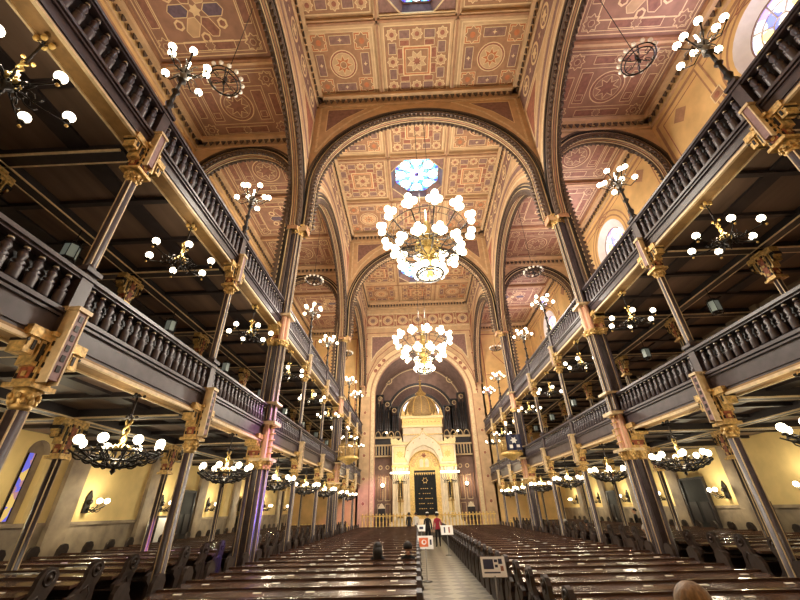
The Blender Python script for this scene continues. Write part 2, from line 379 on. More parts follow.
# nave ceiling
mb=MB()
for a,b in ((-6.5,-1.86),(1.86,6.5)): mb.box(a,b,YB-.4,YF+.4,ZC+.25,ZC+.5,0)
_e=[YB-.4]+[q for i in range(3) for q in (CY(3*i+1.5)-1.86,CY(3*i+1.5)+1.86)]+[YF+.4]
for k in range(0,len(_e),2): mb.box(-1.86,1.86,_e[k],_e[k+1],ZC+.25,ZC+.5,0)
for i in range(3):
    c_=CY(3*i+1.5); mb.box(-1.95,1.95,c_-1.95,c_+1.95,ZC+.75,ZC+.85,0)
    for a,b in ((-1.95,-1.86),(1.86,1.95)): mb.box(a,b,c_-1.95,c_+1.95,ZC+.5,ZC+.75,0); mb.box(-1.95,1.95,c_+a,c_+b,ZC+.5,ZC+.75,0)
ceil=struct('ceiling',mb.mesh('ceiling',M['tan']),'coffered painted ceiling over the nave')
pA,pB=panel_corner(),panel_edge()
bm_=MB()
for i in range(3):
    y0=P[i]
    for j in range(3):
        cy=y0+4.05*(j+.5)
        for c in (-1,0,1):
            if c==0 and j==1: continue
            link('ceiling_panel',pA if (c and j!=1) else pB,ceil,(c*3.98,cy,ZC+.1))
    for j in (1,2):
        y=y0+4.05*j; bm_.box(-6,6,y-.15,y+.15,ZC-.12,ZC+.25,0); bm_.box(-6,6,y-.06,y+.06,ZC-.2,ZC-.12,1)
    for x in (-2,2): bm_.box(x-.14,x+.14,y0,P[i+1],ZC-.12,ZC+.25,0); bm_.box(x-.05,x+.05,y0,P[i+1],ZC-.2,ZC-.12,1)
link('beams',bm_.mesh('beams',[M['tan'],M['tandk']]),ceil)
# skylights
def skylight(n,cy):
    f=MB(); H=1.85; KS=1.28; o8=[(1.35*KS*cos(pi/8+pi*k/4),1.35*KS*sin(pi/8+pi*k/4)) for k in range(8)]
    sq=[(H,H*.42),(H*.42,H),(-H*.42,H),(-H,H*.42),(-H,-H*.42),(-H*.42,-H),(H*.42,-H),(H,-H*.42)]
    for k in range(8):
        a,b=o8[k],o8[(k+1)%8]; c,d=sq[k],sq[(k+1)%8]
        f.face([(c[0],c[1],0),(d[0],d[1],0),(b[0],b[1],.5),(a[0],a[1],.5)],0 if k%2 else 1)
    for sx in(-1,1):
        for sy in(-1,1):
            f.face([(sx*H,sy*H,0),(sx*H,sy*H*.42,0),(sx*H*.42,sy*H,0)],2)
            f.tube([(sx*H,sy*H*.42,-.01),(sx*H*.42,sy*H,-.01)],.04,3)
    f.box(-H,H,-H,-H+.06,-.1,.02,3); f.box(-H,H,H-.06,H,-.1,.02,3)
    w=link('window_%d'%n,f.mesh('window_skylight_frame',[M['blue'],M['purple'],M['purple'],M['line']]),None,(0,cy,ZC+.05)); w['kind']='structure'; w['label']='octagonal blue and white stained glass skylight in the nave ceiling'
    g=MB(); g.face([(x,y,.5) for x,y in o8],0)
    for k in range(8):
        a=pi*k/4; c=(.92*cos(a),.92*sin(a)); g.face([(c[0]+.29*cos(2*pi*j/16),c[1]+.29*sin(2*pi*j/16),.49) for j in range(16)],1)
        a+=pi/8; g.face([(1.2*cos(a)+.12*cos(j*pi/4),1.2*sin(a)+.12*sin(j*pi/4),.49) for j in range(8)],2)
    q=[((.62 if k%2==0 else .36)*cos(pi*k/8),(.62 if k%2==0 else .36)*sin(pi*k/8),.485) for k in range(16)]
    for k in range(0,16,2): g.face([(0,0,.485),q[k-1],q[k],q[k+1]],1)
    g.face([(.14*cos(2*pi*j/12),.14*sin(2*pi*j/12),.48) for j in range(12)],2)
    g.v=[(x*KS if k>7 else x,y*KS if k>7 else y,z) for k,(x,y,z) in enumerate(g.v)]
    link('glass',g.mesh('glass',[M['sgblue'],M['sgwhite'],M['sgviolet']]),w)
    t=MB()
    for k in range(8):
        a=pi*k/4; c=(.92*cos(a),.92*sin(a)); t.tube([(c[0]+.31*cos(2*pi*j/16),c[1]+.31*sin(2*pi*j/16),.47) for j in range(16)],.025,0,4,closed=True)
        t.tube([(0,0,.46),(1.35*cos(a+pi/8),1.35*sin(a+pi/8),.46)],.015,0,4)
    t.v=[(x*KS,y*KS,z) for x,y,z in t.v]
    t.tube([(x,y,.47) for x,y in o8],.05,0,4,closed=True)
    link('leading',t.mesh('leading',M['purple']),w)
for i in range(3): skylight(7+i,CY(3*i+1.5))
# aisle ceilings
ap=[aisle_panel(0),aisle_panel(1)]
for s in(-1,1):
    mb=MB(); mb.box(min(s*6,s*12.5),max(s*6,s*12.5),YB,YF+.2,ZA+.15,ZA+.4,0)
    c=struct('ceiling_aisle_'+SIDE[s],mb.mesh('ceiling_aisle',M['aisleceil']),'maroon stencilled ceiling above the %s gallery'%SIDE[s])
    b=MB()
    for i in range(3):
        for j in range(3): link('ceiling_panel',ap[j%2],c,(s*9.15,P[i]+4.05*(j+.5),ZA+.08))
        for j in (1,2):
            y=P[i]+4.05*j; b.box(min(s*6.4,s*12),max(s*6.4,s*12),y-.16,y+.16,ZA-.1,ZA+.15,0); b.box(min(s*6.4,s*12),max(s*6.4,s*12),y-.05,y+.05,ZA-.15,ZA-.1,1)
        for x in (6.5,11.8): b.box(s*x-.16,s*x+.16,P[i],P[i+1],ZA-.06,ZA+.15,0)
    link('beams',b.mesh('beams',[M['tandk'],M['tan']]),c)
# lace cornices
def lace(pts_fn,L,z,name,h=.34,pitch=.33):
    """row of pierced dentils; pts_fn(t,off,z)->xyz"""
    mb=MB(); n=int(L/pitch)
    for k in range(n):
        t=k*pitch
        mb.prism([(t+.05,z),(t+pitch-.05,z),(t+pitch*.72,z-h*.5),(t+pitch/2,z-h*.9),(t+pitch*.28,z-h*.5)],lambda u,v,d:pts_fn(u,d,v),.1,.16,1)
    mb.prism([(0,z),(L,z),(L,z+.12),(0,z+.12)],lambda u,v,d:pts_fn(u,d,v),0,.34,0)
    mb.prism([(0,z+.12),(L,z+.12),(L,z+.3),(0,z+.3)],lambda u,v,d:pts_fn(u,d,v),0,.3,0)
    mb.prism([(0,z-h-.16),(L,z-h-.16),(L,z-h-.06),(0,z-h-.06)],lambda u,v,d:pts_fn(u,d,v),0,.1,0)
    return struct(name,mb.mesh(name,[M['tan'],M['rib']]))
tn=0
for i in range(3):
    L=12.15-.5; y0=P[i]+.25
    for s in(-1,1):
        tn+=1; lace(lambda t,d,z,s=s,y0=y0:(s*(5.75-d),y0+t,z),L,ZC-.4,'trim_%d'%tn)
        tn+=1; lace(lambda t,d,z,s=s,y0=y0:(s*(12-d),y0+t,z),L,ZA-.35,'trim_%d'%tn,.3)
        tn+=1; lace(lambda t,d,z,s=s,i=i:(s*(6.4+t),P[i+1]-.25-d,z),5.6,ZA-.35,'trim_%d'%tn,.3)
    tn+=1; lace(lambda t,d,z,i=i:(-5.75+t,P[i+1]-.25-d,z),11.5,ZC-.4,'trim_%d'%tn)

# ------------------------------------------------------------------ arch walls and ribs
def arch_wall(mb,fn,half,r,z0,zs,ztop,th,mface,msoff,n=32):
    """fn(u,z,d)->xyz; wall from -half..half with opening radius r centred 0, straight stilt zs..z0; thickness d -th/2..th/2"""
    c=[(-r,zs)]+[(-r*cos(pi*k/n),z0+r*sin(pi*k/n)) for k in range(n+1)]+[(r,zs)]
    for d in (-th/2,th/2):
        if half>r:
            for sg in (-1,1): mb.face([fn(sg*half,zs,d),fn(sg*r,zs,d),fn(sg*r,ztop,d),fn(sg*half,ztop,d)],mface)
        for k in range(1,n+1):
            a,b=c[k],c[k+1]
            if abs(a[0]-b[0])>1e-6: mb.face([fn(a[0],a[1],d),fn(b[0],b[1],d),fn(b[0],ztop,d),fn(a[0],ztop,d)],mface)
    for k in range(len(c)-1):
        a,b=c[k],c[k+1]; mb.face([fn(a[0],a[1],-th/2),fn(a[0],a[1],th/2),fn(b[0],b[1],th/2),fn(b[0],b[1],-th/2)],msoff)
def sweep_band(mb,fn,r0,r1,d0,d1,z0,zs,m,n=32):
    def ring(r): return [(-r,zs)]+[(-r*cos(pi*k/n),z0+r*sin(pi*k/n)) for k in range(n+1)]+[(r,zs)]
    A,B=ring(r0),ring(r1)
    for k in range(len(A)-1):
        a,b,c,d=A[k],A[k+1],B[k+1],B[k]
        mb.face([fn(*a,d0),fn(*b,d0),fn(*c,d0),fn(*d,d0)],m); mb.face([fn(*a,d1),fn(*b,d1),fn(*c,d1),fn(*d,d1)],m)
        mb.face([fn(*a,d0),fn(*b,d0),fn(*b,d1),fn(*a,d1)],m); mb.face([fn(*d,d0),fn(*c,d0),fn(*c,d1),fn(*d,d1)],m)
    for X in (0,-1): mb.face([fn(*A[X],d0),fn(*B[X],d0),fn(*B[X],d1),fn(*A[X],d1)],m)
def beads(mb,fn,r,d,z0,zs,m,pitch=.22,br=.075):
    N=int(pi*r/pitch)
    pts=[(-r*cos(pi*k/N),z0+r*sin(pi*k/N),pi*k/N) for k in range(N+1)]
    zz=z0-pitch
    while zz>zs+.1: pts+=[(-r,zz,0),(r,zz,pi)]; zz-=pitch
    for u,z,a in pts:
        # small leaf pointing to the opening
        iu,iz=cos(a),-sin(a)   # inward direction
        tu,tz=sin(a),cos(a)
        q=[(u+tu*br,z+tz*br),(u-tu*br,z-tz*br),(u-tu*br*.8+iu*br,z-tz*br*.8+iz*br),(u+iu*br*2.1,z+iz*br*2.1),(u+tu*br*.8+iu*br,z+tz*br*.8+iz*br)]
        mb.prism(q,fn,d-.045,d+.045,m)
RIB=[M['rib'],M['line'],M['tandk'],M['iron']]
def rib_thing(fn,r,z0,zs,th,label,cat_group,both=True,beadr=.085):
    a,b,c=MB(),MB(),MB()
    h=th/2
    for sg in ((-1,1) if both else (-1,)):
        e=lambda q:sorted((sg*q[0],sg*q[1]))
        for (r0,r1,q,m) in ((r-.02,r+.1,(h,h+.1),0),(r+.1,r+.16,(h,h+.07),1),(r+.16,r+.28,(h,h+.12),3),(r+.28,r+.34,(h,h+.05),1),(r+.34,r+.44,(h,h+.09),0)):
            d0,d1=e(q); sweep_band(a,fn,r0,r1,d0,d1,z0,zs,m)
        beads(b,fn,r-.02,sg*(h+.02),z0,zs,0,.24,beadr)
    sweep_band(c,fn,r-.06,r,-h*.45,h*.45,z0,zs,0)
    for q,m_ in ((-.36,3),(-.22,1),(-.12,3),(.12,3),(.22,1),(.36,3)): sweep_band(c,fn,r-.085,r,h*2*q-.012,h*2*q+.012,z0,zs,m_)
    return thing('arch_moulding',[('rib',a.mesh('rib',RIB)),('scalloped_edge',b.mesh('scalloped_edge',M['rib'])),('soffit_band',c.mesh('soffit_band',[M['tandk'],M['line'],M['tandk'],M['rib']]))],(0,0,0),0,label,'arch',cat_group)
wallm=[M['tan'],M['tandk'],M['line'],M['redbr'],M['purple'],M['cream']]
# transverse nave arches
for i in (1,2):
    y=P[i]; fn=lambda u,z,d,y=y:(u,y+d,z); mb=MB(); arch_wall(mb,fn,5.8,5.4,15.6,12.9,ZC+.3,.5,0,1)
    p=Pat(mb,lambda u,v,d,y=y:(u,y-.25-d,v))
    for sg in(-1,1):
        q=[(sg*5.5,22.0),(sg*1.9,22.0),(sg*3.6,20.9),(sg*4.75,19.6),(sg*5.5,18.2)]
        p.loop(q,.12,5,2); p.poly([(sg*5.1,21.75),(sg*2.9,21.75),(sg*4.1,20.9),(sg*5.1,19.8)],4,2); p.loop([(sg*5.1,21.75),(sg*2.9,21.75),(sg*4.1,20.9),(sg*5.1,19.8)],.05,2,3)
    struct('wall_nave_arch_%d'%i,mb.mesh('wall',wallm),'painted wall over the %s arch across the nave'%ORD[i])
    rib_thing(fn,5.4,15.6,13.2,.5,'great round arch spanning the nave, %s from the viewer'%ORD[i],'great arches across the nave')
# longitudinal arcade walls
for s in (-1,1):
    mb=MB()
    for i in range(3):
        yc=(P[i]+P[i+1])/2; fn=lambda u,z,d,yc=yc:(s*6.0+d,yc+u,z); arch_wall(mb,fn,6.075,5.65,13.15,12.9,ZC+.3,.46,0,1)
        p=Pat(mb,lambda u,v,d,yc=yc:(s*(5.77-d),yc+u,v))
        p.poly([(-5.8,20.7),(5.8,20.7),(5.8,22.1),(-5.8,22.1)],4,1)
        p.loop([(-5.8,20.7),(5.8,20.7),(5.8,22.1),(-5.8,22.1)],.09,5,2)
        for k in range(7): 
            u=-4.8+1.6*k; p.ngon(u,21.4,.5,16,2,3); p.ngon(u,21.4,.38,16,4,4); p.star(u,21.4,.34,6,.5,2,5)
            if k<6:p.star(u+.8,21.4,.2,4,.4,5,3)
        for rr,w,m in ((6.45,.12,5),(6.75,.05,3),(7.1,.3,4),(7.45,.06,5)):
            n=24; prev=None
            for k in range(n+1):
                a=pi*k/n; q=(-rr*cos(a),13.15+rr*sin(a))
                if prev and abs(q[0])<5.85 and abs(prev[0])<5.85 and q[1]<20.65: p.line(prev,q,w,m,2)
                prev=q
        for sg in(-1,1):
            q=[(sg*5.6,20.4),(sg*3.6,20.4),(sg*4.8,19.2),(sg*5.6,17.9)]; p.poly(q,3,2); p.loop(q,.08,2,3)
        # aisle face lines
        rib_thing(fn,5.65,13.15,13.1,.46,'round arcade arch over the %s gallery, %s bay from the viewer'%(SIDE[s],ORD[i+1]),'arcade arches along the nave',beadr=.1)
    mb.box(min(s*5.77,s*6.23),max(s*5.77,s*6.23),YB,P[0]-.2,9.3,ZC+.3,0)
    struct('wall_nave_'+SIDE[s],mb.mesh('wall',wallm),'painted wall above the %s arcade with round medallions'%SIDE[s])
    # transverse aisle arches
    for i in (1,2):
        y=P[i]; fn=lambda u,z,d,y=y:(s*9.1+u,y+d,z); mb=MB(); arch_wall(mb,fn,2.95,2.6,15.9,9.3,ZA+.2,.45,0,1)
        struct('wall_aisle_%s_%d'%(SIDE[s],i),mb.mesh('wall',[M['tan'],M['tandk']]),'painted wall over the arch crossing the %s gallery'%SIDE[s])
        rib_thing(fn,2.6,15.9,9.3,.45,'smaller round arch crossing above the %s gallery, %s from the viewer'%(SIDE[s],ORD[i]),'arches crossing the galleries',beadr=.07)

# ------------------------------------------------------------------ columns
def shaft(r,z0,z1,n=10,lines=4,rot=0):
    mb=MB(); mb.lathe([(r*1.25,z0),(r*1.25,z0+.06),(r,z0+.1),(r,z1)],n,m=0)
    for k in range(lines):
        a=rot+2*pi*k/lines+pi/4; c,s_=cos(a)*r,sin(a)*r; w=.009
        mb.box(c-w,c+w,s_-w,s_+w,z0+.1,z1,1)
    return mb
DC=[M['dark'],M['cream'],M['gold'],M['goldred'],M['pilpanel'],M['iron']]
def bracket_block(z0,z1,w=.17,reach=.42):
    """gilded block with arched brackets both ways along the gallery"""
    mb=MB(); mb.box(-w,w,-w,w,z0,z1,2); 
    for z in (z0,z1-.07): mb.box(-w-.05,w+.05,-w-.05,w+.05,z,z+.06,2)
    mb.box(-w-.012,w+.012,-w+.05,w-.05,z0+.12,z1-.14,3); mb.box(-w+.05,w-.05,-w-.012,w+.012,z0+.12,z1-.14,3)
    for k in range(3):
        z=z0+.18+(z1-z0-.35)*k/2; mb.box(-w-.03,w+.03,-.03,.03,z-.035,z+.035,2); mb.box(-.03,.03,-w-.03,w+.03,z-.035,z+.035,2)
    for zz in range(4):
        z=z0+.12+(z1-z0-.25)*zz/3.4
        for q in (-w*.72,w*.72):
            mb.box(-w-.016,w+.016,q-.018,q+.018,z,z+.07,5); mb.box(q-.018,q+.018,-w-.016,w+.016,z,z+.07,5)
    for sg in(-1,1):
        for yy0,yy1,za in ((w,w+.09,z0+(z1-z0)*.35),(w+.13,w+.22,z0+(z1-z0)*.5),(w+.26,reach,z0+(z1-z0)*.62)):
            mb.box(-w*.8,w*.8,*sorted((sg*yy0,sg*yy1)),za,z1-.1,2); mb.box(-w*.8-.012,w*.8+.012,*sorted((sg*(yy0+.025),sg*(yy1-.025))),za+.06,z1-.2,5)
        mb.box(-w,w,*sorted((sg*w,sg*(reach+.03))),z1-.16,z1-.02,2)
        mb.box(-w*.8,w*.8,*sorted((sg*(reach-.06),sg*reach)),z0+(z1-z0)*.5,z1-.1,2)
    return mb
def foliage_cap(z0,z1,r0,r1,n=8):
    mb=MB(); mb.lathe([(r0,z0),(r0*1.25,z0+.03),(r0*1.05,z0+.07),(r0*1.2,(z0+z1)/2),(r1,z1-.05),(r1,z1)],12,m=0)
    for t,zz,rr in ((0,z0+.1,.82),(.5,(z0+z1)/2+.03,1)):
        for k in range(n):
            a=2*pi*(k+t)/n; R=r1*rr; mb.sphere((R*cos(a),R*sin(a),zz),.032,0,6,4,1.4)
    return mb
lay=lambda f,*a,**k:f(*a,**k)
def column_spec(mount=True):
    sp=[]
    b=MB(); b.box(-.24,.24,-.24,.24,0,.25,0); b.lathe([(.2,.25),(.2,.32),(.15,.4)],12)
    sp.append(('base',b.mesh('base',[M['dark']])))
    sp.append(('lower_shaft',shaft(.1,.38,3.15).mesh('lower_shaft',DC),(0,0,0),(0,0,0),None,None))
    sp.append(('lower_capital',foliage_cap(3.16,3.42,.1,.15).mesh('lower_capital',M['gold'])))
    sp.append(('lower_bracket',bracket_block(3.42,4.2,.14,.42).mesh('lower_bracket',DC)))
    p=MB(); p.box(-.1,.1,-.11,.11,4.2,5.3,0); p.box(-.14,.14,-.14,.14,4.55,4.62,1); p.box(-.15,.15,-.15,.15,5.26,5.33,0)
    p.box(-.27,.12,-.09,.09,3.55,4.55,4); 
    for yy in (-.09,.08): p.box(-.28,.12,yy-.005,yy+.02,3.5,4.58,1)
    p.box(-.3,.14,-.12,.12,4.56,4.62,1)
    for k in range(6): p.box(-.278,-.27,-.03,.03,3.66+k*.15,3.75+k*.15,5)
    sp.append(('gallery_post',p.mesh('gallery_post',DC)))
    sp.append(('upper_shaft',shaft(.08,5.33,7.3).mesh('upper_shaft',DC)))
    sp.append(('upper_capital',foliage_cap(7.3,7.52,.08,.13).mesh('upper_capital',M['gold'])))
    sp.append(('upper_bracket',bracket_block(7.52,8.25,.13,.38).mesh('upper_bracket',DC)))
    p=MB(); p.box(-.1,.1,-.11,.11,8.2,9.4,0); p.box(-.15,.15,-.15,.15,9.36,9.44,0); p.box(-.22,.12,-.08,.08,7.75,8.6,4)
    for yy in (-.08,.07): p.box(-.23,.12,yy-.005,yy+.018,7.7,8.62,1)
    p.box(-.25,.14,-.11,.11,8.6,8.66,1)
    sp.append(('upper_post',p.mesh('upper_post',DC)))
    return sp
def pillar_spec():
    sp=[]; offs=[(-.18,-.16),(-.18,.16),(-.27,0),(.16,-.15),(.16,.15)]
    b=MB(); b.box(-.5,.42,-.42,.42,0,.3,0); b.box(-.45,.38,-.38,.38,.3,.38,0); sp.append(('base',b.mesh('base',M['dark'])))
    def cluster(z0,z1,r):
        m=MB(); m.box(-.2,.16,-.14,.14,z0,z1,0)
        for (ox,oy) in offs:
            q=MB(); q.lathe([(r*1.2,z0),(r*1.2,z0+.05),(r,z0+.1),(r,z1)],10)
            for a in (pi*.75,pi*1.25,pi/4):
                w=.009; q.box(cos(a)*r-w,cos(a)*r+w,sin(a)*r-w,sin(a)*r+w,z0,z1,1)
            m.raw([(x+ox,y+oy,z) for x,y,z in q.v],[f for f in q.f],0); 
            for k,mi in enumerate(q.m): m.m[len(m.m)-len(q.m)+k]=mi; m.sm[len(m.sm)-len(q.m)+k]=q.sm[k]
        return m
    sp.append(('lower_shafts',cluster(.38,3.2,.095).mesh('lower_shafts',DC)))
    def caps(z0,z1):
        m=MB()
        for ox,oy in offs:
            q=foliage_cap(z0,z1,.12,.17,6); m.raw([(x+ox,y+oy,z) for x,y,z in q.v],q.f,0,True)
        return m
    sp.append(('lower_capitals',caps(3.15,3.45).mesh('lower_capitals',M['gold'])))
    bb=bracket_block(3.45,4.2,.24,.62); bb.v=[(x+.1,y,z) for x,y,z in bb.v]; sp.append(('lower_bracket',bb.mesh('lower_bracket',DC)))
    m=cluster(3.45,4.55,.1); m.box(-.47,.2,-.32,.32,4.52,4.62,1); m.box(-.47,.2,-.32,.32,3.4,3.48,1)
    for z in range(5): m.tube([(-.32+.11*cos(t/6*pi*2),.11*sin(t/6*pi*2),3.6+z*.2+t*.02) for t in range(7)],.02,2,4)
    sp.append(('twisted_shafts',m.mesh('twisted_shafts',[M['pink'],M['cream'],M['gold'],M['goldred'],M['pilpanel'],M['iron']])))  # pink base colour paints in the coloured light falling on these shafts
    sp.append(('middle_shafts',cluster(4.62,7.4,.085).mesh('middle_shafts',DC)))
    m=MB(); m.box(-.44,.3,-.3,.3,5.2,5.27,1); sp.append(('rail_band',m.mesh('rail_band',DC)))
    sp.append(('upper_capitals',caps(7.38,7.6).mesh('upper_capitals',M['gold'])))
    bb=bracket_block(7.55,8.25,.22,.5); bb.v=[(x+.08,y,z) for x,y,z in bb.v]; sp.append(('upper_bracket',bb.mesh('upper_bracket',DC)))
    m=cluster(7.6,8.7,.1); m.box(-.46,.2,-.31,.31,8.6,8.7,1); sp.append(('gilded_shafts',m.mesh('gilded_shafts',[M['pink'],M['cream'],M['gold'],M['goldred'],M['pilpanel'],M['iron']])))
    sp.append(('top_shafts',cluster(8.7,13.2,.078).mesh('top_shafts',DC)))
    for yy in (-.24,.24):
      m=MB()
      for k in range(17):
        z=9.0+k*.25
        m.prism([(yy-.06,z),(yy+.06,z),(yy+.06,z+.12),(yy,z+.2),(yy-.06,z+.12)],lambda u,v,d:(d,u,v),.24,.42,0)
      m.box(.22,.3,yy-.03,yy+.03,8.9,13.2); sp.append(('leaf_crockets',m.mesh('leaf_crockets',M['rib'])))
    m=MB(); m.box(-.46,.4,-.34,.34,13.15,13.3,1); 
    for ox,oy in offs:
        q=foliage_cap(12.8,13.15,.1,.16,6); m.raw([(x+ox,y+oy,z) for x,y,z in q.v],q.f,1,True)
    sp.append(('top_capital',m.mesh('top_capital',[M['dark'],M['gold']])))
    return sp
CS,PS=column_spec(),pillar_spec()
for s in(-1,1):
    sc=(-s,1,1) if s<0 else None
    for k in range(0,10):
        rz=0
        if k==9: continue
        pil=(k%3==0)
        # specs face -x nave side for right row; mirrored by rotation pi for left row
        r=0 if s>0 else pi
        if pil:
            lab='%s clustered pillar carrying the %s arcade, %s'%({0:'nearest',3:'middle',6:'far'}[k],SIDE[s],{0:'beside the viewer',3:'at the near great arch',6:'at the far great arch'}[k])
            thing('clustered_pillar',PS,(s*CW,CY(k),0),r,lab,'pillar','clustered pillars of the nave')
        else:
            n=[1,2,4,5,7,8].index(k)+1
            thing('iron_column',CS,(s*CW,CY(k),0),r,'slim dark iron column with gilded brackets, %s of six along the %s gallery front'%(ORD[n],SIDE[s]),'column','slim iron columns along the galleries')
# inner row columns
def inner_spec():
    sp=[]
    b=MB(); b.box(-.17,.17,-.17,.17,0,.2); sp.append(('base',b.mesh('base',M['dark'])))
    sp.append(('lower_shaft',shaft(.085,.2,3.1,8).mesh('lower_shaft',DC)))
    sp.append(('lower_bracket',bracket_block(3.1,3.98,.12,.34).mesh('lower_bracket',DC)))
    sp.append(('upper_shaft',shaft(.075,4.7,7.1,8).mesh('upper_shaft',DC)))
    sp.append(('upper_bracket',bracket_block(7.1,7.98,.12,.34).mesh('upper_bracket',DC)))
    return sp
IS=inner_spec()
for s in(-1,1):
    for k in range(0,9):
        thing('rear_gallery_column',IS,(s*ROW,CY(k),0),0,'thin rear column with gold bracket under the %s gallery, %s row from the viewer'%(SIDE[s],ORD[k+1]),'column','thin rear columns below the galleries')

# ------------------------------------------------------------------ galleries
def baluster(h):
    mb=MB(); H=h
    mb.lathe([(.06,0),(.07,.02),(.07,H*.34),(.075,H*.4),(.035,H*.44),(.07,H*.5),(.035,H*.56),(.06,H*.72),(.03,H*.86)],8,m=0,sx=.8,sy=1.15)
    mb.lathe([(.028,H*.86),(.05,H*.9),(.028,H*.93),(.04,H)],8,m=0); mb.sphere((0,0,H*.93),.04,1,8,5)
    return mb.mesh('baluster',[M['dark'],M['plate']])
def gallery_bay(s,zf,zr,bh):
    h0=zr-bh; sp=[]
    x=lambda a,b:sorted((s*a,s*b))
    f=MB(); L=2.025
    f.box(*x(5.97,6.12),-L,L,zf+.07,h0,0); f.box(*x(5.9,6.14),-L,L,h0-.09,h0-.03,0); f.box(*x(5.93,6.14),-L,L,h0-.15,h0-.11,0)
    f.box(*x(5.95,6.14),-L,L,zf+.16,zf+.19,0); sp.append(('fascia',f.mesh('fascia',M['dark'])))
    c=MB(); c.box(*x(5.9,5.96),-L,L,zf,zf+.05,0); c.box(*x(5.94,6.2),-L,L,zf+.05,zf+.1,1); c.box(*x(5.96,6.24),-L,L,zf+.02,zf+.06,1); c.box(*x(6.24,6.28),-L,L,zf-.01,zf+.06,0); sp.append(('gilt_moulding',c.mesh('gilt_moulding',[M['cream'],M['giltdk']])))
    r=MB(); r.box(*x(5.88,6.12),-L,L,zr-.06,zr,0); r.box(*x(5.92,6.1),-L,L,zr-.1,zr-.06,0); sp.append(('handrail',r.mesh('handrail',M['dark'])))
    b=MB(); b.box(*x(6.07,6.1),-L,L,h0,zr-.1,0); sp.append(('back_board',b.mesh('back_board',M['darker'])))
    bl=baluster(bh-.1)
    for k in range(17): sp.append(('baluster',bl,(s*5.99,-L+.12+(k+.5)*(2*L-.24)/17,h0)))
    return sp
for s in(-1,1):
    for zf,zr,bh,nm in ((ZF1,ZR1,.6,'lower'),(ZF2,ZR2,.7,'upper')):
        sp=gallery_bay(s,zf,zr,bh)
        for k in range(0,9):
            if k==8 and False: continue
            thing('gallery_balustrade',sp,(0,CY(k+.5),0),0,'dark carved %s gallery balustrade on the %s, %s bay from the viewer'%(nm,SIDE[s],ORD[k+1]),'balustrade','%s gallery balustrades'%nm)
    # decks
    for zf,nm in ((ZF1,'lower'),(ZF2,'upper')):
        mb=MB(); a,b=sorted((s*6.1,s*12)); mb.box(a,b,YB,YF,zf+.2,zf+.45,0)
        for k in range(-1,10):
            y=CY(k) if k<9 else YF-.1
            mb.box(*sorted((s*6.35,s*12)),y-.11,y+.11,zf-.02,zf+.22,1); 
            for d in (-.13,.13): mb.box(*sorted((s*6.4,s*12)),y+d-.02,y+d+.02,zf-.02,zf+.015,2)
        for k in range(-1,9):
            for q in (.33,.67): mb.box(*sorted((s*6.4,s*12)),CY(k+q)-.06,CY(k+q)+.06,zf+.1,zf+.22,1)
        mb.box(*sorted((s*8.88,s*9.12)),YB,YF,zf-.02,zf+.2,1)
        for x in (8.86,9.14): mb.box(*sorted((s*x-.015,s*x+.015)),YB,YF,zf-.03,zf+.0,2)
        for x in (7.3,10.3): mb.box(*sorted((s*x-.2,s*x+.2)),YB,YF,zf+.14,zf+.22,1)
        o=link('gallery_deck',mb.mesh('gallery_deck',[M['soffit'],M['darker'],M['cream']])); tag(o,'dark boarded floor and beams of the %s %s gallery'%(nm,SIDE[s]),'gallery','gallery floors','structure')
